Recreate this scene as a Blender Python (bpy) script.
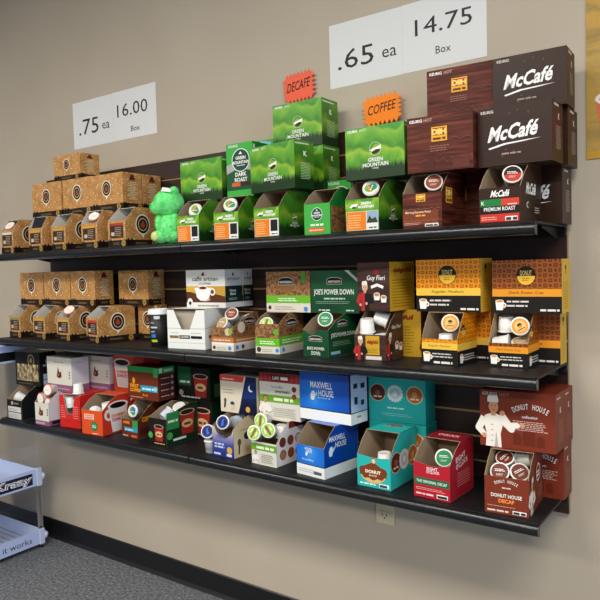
import bpy, bmesh, math, random
from mathutils import Vector, Matrix
random.seed(7)
for o in list(bpy.data.objects): bpy.data.objects.remove(o)
SC = bpy.context.scene
COL = SC.collection
PI = math.pi

# ---------------------------------------------------------------- camera
CX, CY, CZ, YAW, PITCH, ROLL, FPX = 0.4725, -1.9749, 1.3524, 0.621, 0.0494, -0.0274, 662.80
fw = Vector((-math.sin(YAW)*math.cos(PITCH), math.cos(YAW)*math.cos(PITCH), -math.sin(PITCH)))
r0 = Vector((math.cos(YAW), math.sin(YAW), 0)); u0 = r0.cross(fw)
rr = math.cos(ROLL)*r0 + math.sin(ROLL)*u0
uu = -math.sin(ROLL)*r0 + math.cos(ROLL)*u0
cd = bpy.data.cameras.new('camera'); cam = bpy.data.objects.new('camera', cd); COL.objects.link(cam)
cam.matrix_world = Matrix(((rr.x, uu.x, -fw.x, CX), (rr.y, uu.y, -fw.y, CY), (rr.z, uu.z, -fw.z, CZ), (0, 0, 0, 1)))
cd.sensor_fit = 'HORIZONTAL'; cd.sensor_width = 36; cd.lens = FPX/600*36; cd.clip_start = .05; cd.clip_end = 50
SC.camera = cam

# ---------------------------------------------------------------- world, lights, exposure
SC.view_settings.view_transform = 'Standard'; SC.view_settings.look = 'None'
SC.view_settings.gamma = 1; SC.view_settings.use_curve_mapping = False
SC.view_settings.exposure = 0.46
w = bpy.data.worlds.new('world'); SC.world = w; w.use_nodes = True
w.node_tree.nodes['Background'].inputs[0].default_value = (.80, .87, 1.0, 1)
w.node_tree.nodes['Background'].inputs[1].default_value = .17
def lamp(name, loc, rot, sx, sy, e, col):
    l = bpy.data.lights.new(name, 'AREA'); l.shape = 'RECTANGLE'; l.size = sx; l.size_y = sy
    l.energy = e; l.color = col
    o = bpy.data.objects.new(name, l); o.location = loc; o.rotation_euler = rot; COL.objects.link(o)
WARM = (1, .945, .86)
for lx, ly, e in ((-3.3, -2.3, 32), (-1.1, -2.3, 38), (1.1, -2.3, 58), (-3.3, -4.6, 36), (-1.1, -4.6, 40), (1.1, -4.6, 52)):
    lamp('ceiling_troffer_light', (lx, ly, 2.94), (0, 0, 0), 1.2, .6, e, WARM)
lamp('window_daylight', (4.6, -3.2, 1.5), (0, math.radians(90), math.radians(-25)), 2.0, 2.6, 55, (.66, .80, 1))

# ---------------------------------------------------------------- materials
def lin(h):
    h = h.lstrip('#'); c = [int(h[i:i+2], 16)/255 for i in (0, 2, 4)]
    return tuple(x/12.92 if x <= .04045 else ((x+.055)/1.055)**2.4 for x in c) + (1,)
MATS = {}
def M(name, hexc=None, rough=.5, spec=.4, metal=0):
    if name in MATS: return MATS[name]
    if hexc is None: hexc = name
    m = bpy.data.materials.new(name); m.use_nodes = True
    b = m.node_tree.nodes['Principled BSDF']
    b.inputs['Base Color'].default_value = lin(hexc); b.inputs['Roughness'].default_value = rough
    b.inputs['Specular IOR Level'].default_value = spec; b.inputs['Metallic'].default_value = metal
    MATS[name] = m; return m
class NT:
    def __init__(s, m): s.t = m.node_tree; s.b = s.t.nodes['Principled BSDF']
    def n(s, typ, **k):
        x = s.t.nodes.new(typ)
        for a, v in k.items():
            if a.startswith('i_'):
                key = a[2:]; key = int(key) if key.isdigit() else key.replace('_', ' ')
                x.inputs[key].default_value = v
            else: setattr(x, a, v)
        return x
    def l(s, a, b): s.t.links.new(a, b)
    def math(s, op, a, b=None, c=None):
        x = s.t.nodes.new('ShaderNodeMath'); x.operation = op
        for i, v in enumerate((a, b, c)):
            if v is None: continue
            if isinstance(v, (int, float)): x.inputs[i].default_value = v
            else: s.l(v, x.inputs[i])
        return x.outputs[0]
    def ramp(s, fac, stops, interp='LINEAR'):
        r = s.t.nodes.new('ShaderNodeValToRGB'); r.color_ramp.interpolation = interp
        e = r.color_ramp.elements
        while len(e) < len(stops): e.new(.5)
        for i, (p, c) in enumerate(stops): e[i].position = p; e[i].color = lin(c)
        s.l(fac, r.inputs[0]); return r.outputs[0]
    def mix(s, fac, a, b, mode='MIX'):
        x = s.t.nodes.new('ShaderNodeMix'); x.data_type = 'RGBA'; x.blend_type = mode
        for i, v in ((0, fac), (6, a), (7, b)):
            if isinstance(v, (int, float)): x.inputs[i].default_value = v
            elif isinstance(v, tuple): x.inputs[i].default_value = v
            else: s.l(v, x.inputs[i])
        return x.outputs[2]
    def uv(s, sx=1, sy=1):
        u = s.n('ShaderNodeUVMap'); u.uv_map = 'UVMap'
        mp = s.n('ShaderNodeMapping'); mp.inputs['Scale'].default_value = (sx, sy, 1)
        s.l(u.outputs[0], mp.inputs[0]); return mp.outputs[0]
    def col(s, c): s.l(c, s.b.inputs['Base Color'])
    def bump(s, h, st=.2, d=.002):
        b = s.n('ShaderNodeBump'); b.inputs['Strength'].default_value = st; b.inputs['Distance'].default_value = d
        s.l(h, b.inputs['Height']); s.l(b.outputs[0], s.b.inputs['Normal'])

def noise(n, vec, scale, detail=3, rough=.5, dist=0):
    x = n.n('ShaderNodeTexNoise'); x.inputs['Scale'].default_value = scale; x.inputs['Detail'].default_value = detail
    x.inputs['Roughness'].default_value = rough; x.inputs['Distortion'].default_value = dist
    if vec is not None: n.l(vec, x.inputs['Vector'])
    return x.outputs[0]
def gcoord(n):
    return n.n('ShaderNodeNewGeometry').outputs['Position']

def mk_wall():
    m = M('wall_paint', '#b0a593', .62, .25); n = NT(m)
    f = noise(n, gcoord(n), 2.2, 2); n.col(n.ramp(f, [(.3, '#b7ab99'), (.7, '#bdb2a0')]))
    n.bump(noise(n, gcoord(n), 260, 2), .08, .001)
def mk_carpet():
    m = M('carpet', '#5a5b60', .95, .1); n = NT(m); g = gcoord(n)
    f = noise(n, g, 190, 3, .7); f2 = noise(n, g, 70, 2, .6)
    s = n.math('ADD', n.math('MULTIPLY', f, .65), n.math('MULTIPLY', f2, .35))
    n.col(n.ramp(s, [(.34, '#303236'), (.5, '#65686d'), (.66, '#a6a9ad')])); n.bump(f, .6, .004)
def mk_kraft():
    m = M('kraft', '#a9803f', .5, .3); n = NT(m); uv = n.uv()
    base = n.ramp(noise(n, uv, 22, 3), [(.3, '#aa763e'), (.7, '#c9985a')])
    v = n.n('ShaderNodeTexVoronoi'); v.inputs['Scale'].default_value = 120; n.l(uv, v.inputs[0])
    sp = n.ramp(v.outputs['Distance'], [(.2, '#ffffff'), (.34, '#000000')])
    pk = n.ramp(noise(n, uv, 70, 1), [(.46, '#000000'), (.54, '#ffffff')])
    k = n.mix(1.0, sp, pk, 'MULTIPLY')
    n.col(n.mix(k, base, lin('#f2dcb0')))
def mk_land(name, dark=False):
    m = M(name, '#4f9a2a', .38, .4); n = NT(m)
    u = n.n('ShaderNodeUVMap'); u.uv_map = 'UVMap'
    sp = n.n('ShaderNodeSeparateXYZ'); n.l(u.outputs[0], sp.inputs[0])
    # ridges: bands in v bent by noise over u
    nv = noise(n, n.uv(7, 5), 1.0, 3, .5); nv2 = noise(n, n.uv(26, 18), 1.0, 3, .6)
    v = n.math('MULTIPLY', sp.outputs[1], 1/.152)
    k = n.math('ADD', n.math('MULTIPLY', n.math('ADD', v, n.math('MULTIPLY', nv, 1.5)), 2.1), n.math('MULTIPLY', nv2, .5))
    fr = n.math('FRACT', k)
    c = n.ramp(fr, [(0, '#2f741a'), (.3, '#4c9422'), (.6, '#86b82c'), (.78, '#abc838'), (.9, '#5f9a26'), (1.0, '#2f741a')])
    c2 = n.ramp(nv2, [(.3, '#2c7a1c'), (.7, '#6fb030')])
    c = n.mix(.38, c, c2)
    topc = n.ramp(v, [(.72, '#000000'), (1.0, '#ffffff')])
    c = n.mix(n.math('MULTIPLY', topc, .55), c, lin('#3f9f3e'))
    tr = noise(n, n.uv(120, 22), 1.0, 3, .7)
    t = n.math('ADD', v, n.math('MULTIPLY', n.math('SUBTRACT', tr, .5), .34))
    forest = n.ramp(t, [(.2, '#ffffff'), (.3, '#000000')])
    c = n.mix(forest, c, lin('#173414'))
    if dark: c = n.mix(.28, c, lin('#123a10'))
    n.col(c)
def mk_wood(name, a, b, c, sc=1.0, rough=.35):
    m = M(name, b, rough, .22); n = NT(m)
    f = noise(n, n.uv(7*sc, 95*sc), 1.0, 4, .6, .3)
    n.col(n.ramp(f, [(.3, a), (.5, b), (.72, c)]))
def mk_donut(name, base, ring, hole):
    m = M(name, base, .35, .45); n = NT(m)
    u = n.n('ShaderNodeUVMap'); u.uv_map = 'UVMap'
    sp = n.n('ShaderNodeSeparateXYZ'); n.l(u.outputs[0], sp.inputs[0])
    def cell(x): return n.math('SUBTRACT', n.math('FRACT', n.math('MULTIPLY', x, 1/.0135)), .5)
    a, b = cell(sp.outputs[0]), cell(sp.outputs[1])
    r = n.math('SQRT', n.math('ADD', n.math('MULTIPLY', a, a), n.math('MULTIPLY', b, b)))
    sq = n.math('MAXIMUM', n.math('ABSOLUTE', a), n.math('ABSOLUTE', b))
    par = n.math('FRACT', n.math('MULTIPLY', n.math('ADD', n.math('FLOOR', n.math('MULTIPLY', sp.outputs[0], 1/.0135)), n.math('FLOOR', n.math('MULTIPLY', sp.outputs[1], 1/.0135))), .5))
    rc = n.ramp(r, [(0, hole), (.12, hole), (.14, ring), (.3, ring), (.33, base), (1, base)])
    sc = n.ramp(sq, [(0, base), (.1, base), (.12, ring), (.38, ring), (.41, base), (1, base)])
    n.col(n.mix(n.math('GREATER_THAN', par, .25), rc, sc))
def mk_beans():
    m = M('beans', '#6e4a2c', .45, .4); n = NT(m); uv = n.uv()
    v = n.n('ShaderNodeTexVoronoi'); v.inputs['Scale'].default_value = 130; n.l(uv, v.inputs[0])
    n.col(n.ramp(v.outputs['Distance'], [(0, '#b98f62'), (.45, '#96693f'), (.8, '#62422a')]))
def mk_bluebox():
    m = M('bluebox', '#1d62c4', .3, .5); n = NT(m)
    u = n.n('ShaderNodeUVMap'); u.uv_map = 'UVMap'
    mp = n.n('ShaderNodeMapping'); mp.inputs['Location'].default_value = (-.06, -.075, 0); n.l(u.outputs[0], mp.inputs[0])
    d = n.n('ShaderNodeVectorMath', operation='LENGTH'); n.l(mp.outputs[0], d.inputs[0])
    n.col(n.ramp(d.outputs['Value'], [(0, '#3f9be8'), (.03, '#1b78dc'), (.09, '#0f56c0'), (.2, '#0a3fa0')]))
def mk_starfront():
    m = M('navygrad', '#28387a', .4, .4); n = NT(m)
    u = n.n('ShaderNodeUVMap'); u.uv_map = 'UVMap'
    sp = n.n('ShaderNodeSeparateXYZ'); n.l(u.outputs[0], sp.inputs[0])
    n.col(n.ramp(n.math('MULTIPLY', sp.outputs[1], 10), [(.1, '#1f3280'), (.45, '#3a4b9a'), (.75, '#9a93b8'), (1, '#d5c3b0')]))
def mk_joe():
    m = M('joegreen', '#0f4a2c', .35, .45); n = NT(m)
    u = n.n('ShaderNodeUVMap'); u.uv_map = 'UVMap'
    f = noise(n, n.uv(6, 9), 1, 2)
    n.col(n.ramp(f, [(.3, '#08331d'), (.7, '#176338')]))
def mk_sepia():
    m = M('sepia', '#8a7a5c', .5, .3); n = NT(m)
    n.col(n.ramp(noise(n, n.uv(60, 34), 1, 4, .7), [(.35, '#2a241b'), (.5, '#8c7a5a'), (.68, '#d8c8a2')]))
def mk_poster():
    m = M('poster_print', '#b08f4a', .5, .3); n = NT(m)
    f = noise(n, n.uv(5, 16), 1, 5, .6, 1.2); c = n.ramp(f, [(.3, '#8c7440'), (.5, '#b4924a'), (.7, '#c99a3c')])
    n.col(c)
def mk_slat():
    m = M('slat_wood', '#2b1a16', .4, .4); n = NT(m); g = gcoord(n)
    mp = n.n('ShaderNodeMapping'); mp.inputs['Scale'].default_value = (2, 2, 40); n.l(g, mp.inputs[0])
    n.col(n.ramp(noise(n, mp.outputs[0], 1, 4, .6, .4), [(.3, '#20110f'), (.55, '#33201b'), (.75, '#432a22')]))
def mk_plush():
    m = M('plush_green', '#3ccf5a', .9, .15); n = NT(m); g = gcoord(n)
    n.col(n.ramp(noise(n, g, 70, 3), [(.3, '#55e274'), (.7, '#8df59c')]))
    n.b.inputs['Sheen Weight'].default_value = .5
def mk_clear():
    m = M('clear_acrylic', '#ffffff', .04, .5); n = NT(m)
    n.b.inputs['Transmission Weight'].default_value = 1.0; n.b.inputs['IOR'].default_value = 1.18
    n.b.inputs['Base Color'].default_value = (.97, .98, 1, 1)
def mk_mc():
    m = M('mcbrown', '#2e170c', .4, .3); n = NT(m)
    n.bump(noise(n, n.uv(14, 8), 1, 2), .12, .004)
for f in (mk_wall, mk_carpet, mk_kraft, mk_beans, mk_bluebox, mk_starfront, mk_joe, mk_sepia, mk_poster, mk_slat, mk_plush, mk_clear, mk_mc): f()
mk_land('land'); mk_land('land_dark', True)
mk_wood('dhwood', '#2c110c', '#57251a', '#7e3f2e', 1, .5)
mk_wood('guywood', '#2b1d1a', '#46302b', '#5d443c', .7)
mk_donut('donut_yellow', '#e89612', '#bf680c', '#a2480e')
mk_donut('donut_brown', '#a0561c', '#6e3510', '#5c280a')
CARD0 = M('cardboard', '#a08a70', .85, .15)
def P(h): return M('ink_'+h.lstrip('#'), h, .45, .25)      # printed ink of a colour
W_, K_ = P('#f2f2ee'), P('#151313')

# ---------------------------------------------------------------- mesh builder
class MB:
    def __init__(s): s.v = []; s.f = []; s.m = []; s.uv = []; s.mats = []; s.smooth = []
    def mi(s, m):
        if isinstance(m, str): m = MATS[m] if m in MATS else P(m)
        if m not in s.mats: s.mats.append(m)
        return s.mats.index(m)
    def face(s, pts, m, uv=None, smooth=False):
        k = len(s.v); s.v += [tuple(p) for p in pts]; s.f.append(list(range(k, k+len(pts))))
        s.m.append(s.mi(m)); s.uv.append(uv or [(0, 0)]*len(pts)); s.smooth.append(smooth)
    def mesh(s, verts, faces, m, smooth=True):
        k = len(s.v); s.v += [tuple(p) for p in verts]; i = s.mi(m)
        for f in faces:
            s.f.append([k+a for a in f]); s.m.append(i); s.uv.append([(verts[a][0], verts[a][2]) for a in f]); s.smooth.append(smooth)
    def box(s, a, b, m):
        (x0, y0, z0), (x1, y1, z1) = a, b
        v = [(x0, y0, z0), (x1, y0, z0), (x1, y1, z0), (x0, y1, z0), (x0, y0, z1), (x1, y0, z1), (x1, y1, z1), (x0, y1, z1)]
        s.mesh(v, [(0, 3, 2, 1), (4, 5, 6, 7), (0, 1, 5, 4), (1, 2, 6, 5), (2, 3, 7, 6), (3, 0, 4, 7)], m, False)
    def prism(s, poly, d, m, m2=None):   # poly: list of Vector, d: Vector
        n = len(poly); a = [Vector(p) for p in poly]; b = [p+d for p in a]
        s.face(a, m); s.face(b[::-1], m2 or m)
        for i in range(n): s.face([a[i], b[i], b[(i+1) % n], a[(i+1) % n]], m2 or m)
    def lathe(s, prof, m, seg=32, mat=None, caps=True):
        k = []; vs = []; fs = []
        for r, z in prof:
            for j in range(seg):
                t = 2*PI*j/seg; vs.append((r*math.cos(t), r*math.sin(t), z))
        for i in range(len(prof)-1):
            for j in range(seg):
                fs.append((i*seg+j, i*seg+(j+1) % seg, (i+1)*seg+(j+1) % seg, (i+1)*seg+j))
        if caps:
            fs.append(tuple(range(seg))[::-1]); fs.append(tuple((len(prof)-1)*seg+j for j in range(seg)))
        if mat: vs = [tuple(mat @ Vector(v)) for v in vs]
        s.mesh(vs, fs, m, True)
    def build(s, name, parent=None, merge=False, bevel=0):
        me = bpy.data.meshes.new(name); me.from_pydata(s.v, [], s.f)
        for m in s.mats: me.materials.append(m)
        me.polygons.foreach_set('material_index', s.m); me.polygons.foreach_set('use_smooth', s.smooth)
        ul = me.uv_layers.new(name='UVMap'); flat = [c for f in s.uv for p in f for c in p]
        ul.data.foreach_set('uv', flat)
        if merge:
            b = bmesh.new(); b.from_mesh(me); bmesh.ops.remove_doubles(b, verts=b.verts, dist=1e-5)
            bmesh.ops.recalc_face_normals(b, faces=b.faces); b.to_mesh(me); b.free()
        me.update()
        o = bpy.data.objects.new(name, me); COL.objects.link(o)
        if parent: o.parent = parent
        if bevel:
            bv = o.modifiers.new('bevel', 'BEVEL'); bv.width = bevel; bv.segments = 2; bv.limit_method = 'ANGLE'; bv.angle_limit = .6
        return o

TXT = {}
def glyphs(s, bold=0):
    k = (s, bold)
    if k in TXT: return TXT[k]
    c = bpy.data.curves.new('t', 'FONT'); c.body = s; c.size = 1; c.resolution_u = 2; c.offset = bold
    o = bpy.data.objects.new('t', c); COL.objects.link(o)
    bpy.context.view_layer.update()
    me = bpy.data.meshes.new_from_object(o.evaluated_get(bpy.context.evaluated_depsgraph_get()))
    vs = [(v.co.x, v.co.y) for v in me.vertices]; fs = [list(p.vertices) for p in me.polygons]
    bpy.data.objects.remove(o); bpy.data.curves.remove(c); bpy.data.meshes.remove(me)
    x0 = min(v[0] for v in vs); x1 = max(v[0] for v in vs); y0 = min(v[1] for v in vs); y1 = max(v[1] for v in vs)
    vs = [((x-(x0+x1)/2)/(y1-y0), (y-(y0+y1)/2)/(y1-y0)) for x, y in vs]
    TXT[k] = (vs, fs, (x1-x0)/(y1-y0)); return TXT[k]

class Face:
    """a printed face: fractions u along w and v along h"""
    def __init__(s, mb, o, u, v, n, w, h, step=.00012):
        s.mb, s.o, s.u, s.v, s.n, s.w, s.h, s.k, s.step = mb, Vector(o), Vector(u), Vector(v), Vector(n), w, h, 1, step
    def pt(s, a, b): return s.o + s.u*(a*s.w) + s.v*(b*s.h) + s.n*(s.k*s.step)
    def poly(s, pts, m):
        s.mb.face([s.pt(a, b) for a, b in pts], m, [(a*s.w, b*s.h) for a, b in pts]); s.k += 1
    def rect(s, a0, b0, a1, b1, m): s.poly([(a0, b0), (a1, b0), (a1, b1), (a0, b1)], m)
    def arc(s, cu, cv, r, m, t0=0, t1=2*PI, ry=None, seg=28, rot=0):     # r in units of h
        ry = r if ry is None else ry; q = s.h/s.w; full = abs(t1-t0) > 6.28
        pts = []
        for i in range(seg + (0 if full else 1)):
            t = t0+(t1-t0)*i/seg; x, y = r*math.cos(t), ry*math.sin(t)
            x, y = x*math.cos(rot)-y*math.sin(rot), x*math.sin(rot)+y*math.cos(rot)
            pts.append((cu+x*q, cv+y))
        s.poly(pts, m)
    def wobble(s, cu, cv, r, m, n=14, amp=.1, seg=84):
        q = s.h/s.w
        s.poly([(cu+q*r*(1+amp*math.cos(n*t))*math.cos(t), cv+r*(1+amp*math.cos(n*t))*math.sin(t)) for t in [2*PI*i/seg for i in range(seg)]], m)
    def text(s, t, cu, cv, h, m, w=None, rot=0, shear=0, bold=0.012, xs=1):
        vs, fs, asp = glyphs(t, bold); q = s.h/s.w
        sx = h*xs if w is None else w/(asp*q)
        P3 = []
        for x, y in vs:
            X, Y = x*sx + y*h*shear, y*h
            X, Y = X*math.cos(rot)-Y*math.sin(rot), X*math.sin(rot)+Y*math.cos(rot)
            P3.append(s.pt(cu+X*q, cv+Y))
        k = len(s.mb.v); s.mb.v += [tuple(p) for p in P3]; i = s.mb.mi(m)
        for f in fs:
            s.mb.f.append([k+a for a in f]); s.mb.m.append(i); s.mb.uv.append([(0, 0)]*len(f)); s.mb.smooth.append(False)
        s.k += 1
    def arched(s, t, cu, cv, R, h, m, span):
        q = s.h/s.w
        for i, ch in enumerate(t):
            if ch == ' ': continue
            a = span*(.5-i/(len(t)-1)); s.text(ch, cu+q*R*math.sin(-a), cv+R*(math.cos(a)-1), h, m, rot=a, xs=.56)
            s.k -= 1
        s.k += 1
    def lines(s, a0, b0, a1, b1, n, m, fill=.5, jag=.18):     # small print: rows broken into words
        rnd = random.Random(int(a0*997+b0*131+n)); d = (b1-b0)/n; hh = d*fill*s.h/s.w
        for i in range(n):
            e = a1-(a1-a0)*jag*rnd.random()*(n > 1); x = a0
            while x < e-.004:
                x2 = min(e, x+hh*rnd.uniform(1.6, 4.5)+.01)
                s.rect(x, b0+d*i, x2, b0+d*(i+fill), m); s.k -= 1; x = x2+hh*.5+.004
        s.k += 1
    def mug(s, cu, cv, h, body, coffee, w=.8, handle=True):     # printed mug, base centre cu,cv
        q = s.h/s.w; hw = h*w/2
        if handle:
            s.arc(cu+q*hw, cv+h*.5, h*.26, body); s.arc(cu+q*hw, cv+h*.5, h*.15, coffee)
        s.poly([(cu-q*hw*.78, cv), (cu+q*hw*.78, cv), (cu+q*hw, cv+h*.9), (cu-q*hw, cv+h*.9)], body)
        s.arc(cu, cv+h*.9, hw, body, ry=h*.16); s.arc(cu, cv+h*.9, hw*.84, coffee, ry=h*.11)
    def pod(s, cu, cv, r, rim, fill):
        s.poly([(cu-r*.8*s.h/s.w, cv-r*1.5), (cu+r*.8*s.h/s.w, cv-r*1.5), (cu+r*s.h/s.w, cv), (cu-r*s.h/s.w, cv)], rim)
        s.arc(cu, cv, r, rim, ry=r*.62); s.arc(cu, cv, r*.8, fill, ry=r*.46)
    def limb(s, pts, r0, r1, m):      # tapered limb through (u, v) points, radii in units of h
        q = s.h/s.w; n = len(pts)
        for i in range(n-1):
            (x0, y0), (x1, y1) = pts[i], pts[i+1]; dx, dy = (x1-x0)/q, y1-y0; l = math.hypot(dx, dy) or 1; nx, ny = -dy/l, dx/l
            a, b = r0+(r1-r0)*i/(n-1), r0+(r1-r0)*(i+1)/(n-1)
            s.poly([(x0-nx*a*q, y0-ny*a), (x1-nx*b*q, y1-ny*b), (x1+nx*b*q, y1+ny*b), (x0+nx*a*q, y0+ny*a)], m)
            s.arc(x1, y1, b, m, seg=12)
    def man(s, cu, cv, h, skin, hair, shirt, hat=None, trim=None, half=None, pose='fold'):    # printed half figure, base cv
        q = s.h/s.w
        def X(a, b): return (cu+q*a*h*.88, cv+b*h)
        sl = half or shirt
        s.limb([X(-.19, .53), X(-.32, .33), X(-.19, .2)], .075*h, .05*h, sl)
        s.poly([X(-.17, 0), X(.17, 0), X(.15, .25), X(.22, .5), X(.17, .58), X(.06, .62), X(-.06, .62), X(-.17, .58), X(-.22, .5), X(-.15, .25)], shirt)
        if half: s.poly([X(-.17, 0), X(-.02, 0), X(-.01, .58), X(-.06, .62), X(-.17, .58), X(-.22, .5), X(-.15, .25)], half)
        if trim:
            for k in range(4): s.rect(cu-q*.05*h, cv+(.1+.1*k)*h, cu+q*.0*h, cv+(.12+.1*k)*h, trim)
            s.poly([X(.02, 0), X(.1, 0), X(.06, .3)], trim)
        s.poly([X(-.05, .58), X(.05, .58), X(.045, .68), X(-.045, .68)], skin)
        s.arc(cu, cv+.765*h, .105*h, hair, ry=.135*h); s.arc(cu+q*.005*h, cv+.745*h, .092*h, skin, ry=.118*h)
        s.arc(cu-q*.035*h, cv+.765*h, .011*h, '#2a1c16'); s.arc(cu+q*.04*h, cv+.765*h, .011*h, '#2a1c16')
        s.poly([X(-.03, .695), X(.04, .7), X(.005, .68)], '#8a4038')
        if pose == 'raise':
            s.limb([X(.19, .52), X(.38, .36), X(.2, .6)], .075*h, .05*h, shirt); s.arc(cu+q*.17*h, cv+.64*h, .05*h, skin); s.limb([X(.19, .5), X(.34, .42), X(.5, .44)], .07*h, .05*h, shirt); s.arc(cu+q*.53*h, cv+.45*h, .045*h, skin)
        else:
            s.limb([X(.19, .53), X(.3, .34), X(.1, .25)], .075*h, .05*h, shirt); s.arc(cu+q*.06*h, cv+.25*h, .045*h, skin)
        s.arc(cu-q*.17*h, cv+.2*h, .045*h, skin)
        if hat: s.poly([X(-.115, .83), X(.115, .83), X(.12, .88), X(.09, .98), X(-.1, .96), X(-.12, .88)], hat)

def tag(o, label=None, cat=None, group=None, kind=None):
    if label: o['label'] = label
    if cat: o['category'] = cat
    if group: o['group'] = group
    if kind: o['kind'] = kind
    return o
def empty(name, loc, rz=0):
    o = bpy.data.objects.new(name, None); o.empty_display_size = .02; COL.objects.link(o)
    o.location = loc; o.rotation_euler = (0, 0, rz); return o
def place(o, loc, rz=0): o.location = loc; o.rotation_euler = (0, 0, math.radians(rz)); return o

# ---------------------------------------------------------------- setting
def struct(name, a, b, m):
    q = MB(); q.box(a, b, m); o = q.build(name); o['kind'] = 'structure'; return o
struct('floor', (-7, -7, -.06), (4.5, .1, 0), 'carpet')
struct('wall_back', (-7, 0, 0), (4.5, .12, 3.0), 'wall_paint')
struct('ceiling', (-7, -7, 3.0), (4.5, .1, 3.06), M('ceiling_tile', '#d8d6d0', .9, .1))
bb = MB(); prof = [(-.001, 0), (-.018, 0), (-.014, .006), (-.0085, .016), (-.0075, .092), (-.005, .0946), (-.001, .0946)]
for (y0, z0), (y1, z1) in zip(prof, prof[1:]):
    bb.face([(-7, y0, z0), (4.5, y0, z0), (4.5, y1, z1), (-7, y1, z1)], M('vinyl_black', '#17171a', .35, .5))
bb.build('baseboard_back')['kind'] = 'structure'

# slatwall panels with horizontal grooves
def slatwall(x0, x1, label):
    q = MB(); m = MATS['slat_wood']; z = .625; top = 1.8095; pitch = .0762
    zs = [z]; k = .742
    while k < top-.01: zs.append(k); k += pitch
    zs.append(top)
    q.box((x0, -.0145, z), (x1, -.001, top), M('groove_wood', '#a58a66', .7, .2))
    for i in range(len(zs)-1):
        a = zs[i] + (.0035 if i else 0); b = zs[i+1] - (.0035 if i < len(zs)-2 else 0)
        q.box((x0, -.020, a), (x1, -.0147, b), m)
    o = q.build('slatwall_panel', bevel=.001); tag(o, label, 'wall panel', 'dark slatwall panels behind the shelves')
SX = -1.2192
slatwall(SX+.001, 0, 'dark brown grooved slatwall panel on the right half of the wall display')
slatwall(2*SX, SX-.001, 'dark brown grooved slatwall panel on the left half, behind the kraft cartons')

# shelves
D = .3226
Z1, Z2, Z3 = 1.450, 1.064, .693
BLK = M('shelf_black', '#15161a', .5, .3)
LIPM = M('lip_black', '#15171a', .25, .5)
def shelf(x0, x1, z, label):
    t = empty('metal_shelf', ((x0+x1)/2, -.02, z))
    tag(t, label, 'shelf', 'black metal display shelves')
    hx = (x1-x0)/2
    q = MB(); q.box((-hx, -D+.02+.014, -.006), (hx, 0, 0), BLK)
    q.box((-hx, -.012, -.03), (hx, -.001, -.0062), BLK)
    q.build('shelf_deck', t, bevel=.0008)
    q = MB(); r = .0165; n = 14
    cy, cz = -D+.02+r, -r-.001
    pr = [(cy + r*math.cos(a), cz + r*math.sin(a)) for a in [PI/2 + PI*i/n for i in range(n+1)]] + [(cy+.004, cz-r), (cy+.004, cz+r-.006)]
    pr = pr[::-1]
    vs = [(sx, y, zz) for sx in (-hx+.0015, hx-.0015) for y, zz in pr]; N = len(pr)
    fs = [(i, (i+1) % N, N+(i+1) % N, N+i) for i in range(N)] + [tuple(range(N))[::-1], tuple(range(N, 2*N))]
    q.mesh(vs, fs, LIPM, True); o = q.build('front_bumper', t)
    ms = o.modifiers.new('es', 'EDGE_SPLIT'); ms.split_angle = .6
    for sx in (-1, 1):
        q = MB(); xx = sx*(hx-.022)
        pts = [Vector((xx-.0015, -.0135, -.0065)), Vector((xx-.0015, -.17, -.0065)), Vector((xx-.0015, -.172, -.012)), Vector((xx-.0015, -.14, -.016)), Vector((xx-.0015, -.0135, -.040))]
        q.prism(pts, Vector((.003, 0, 0)), BLK); q.build('bracket', t, merge=True)
    return t
NM = ('top', 'middle', 'bottom')
for z, nm in zip((Z1, Z2, Z3), NM):
    for x0, x1, side, ends in ((SX+.0008, 0, 'right', 'green and brown' ), (2*SX, SX-.0008, 'left', 'kraft')):
        lab = {('top', 'right'): 'black metal top shelf, right section, under the green and dark brown cartons',
               ('top', 'left'): 'black metal top shelf, left section, under kraft cartons and a plush toy',
               ('middle', 'right'): 'black metal middle shelf, right section, under yellow and dark green cartons',
               ('middle', 'left'): 'black metal middle shelf, left section, under kraft cartons and paper cup',
               ('bottom', 'right'): 'black metal lowest shelf, right section, under blue, teal and red cartons',
               ('bottom', 'left'): 'black metal lowest shelf, left section, under black, white and orange cartons'}[(nm, side)]
        shelf(x0, x1, z, lab)

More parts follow.
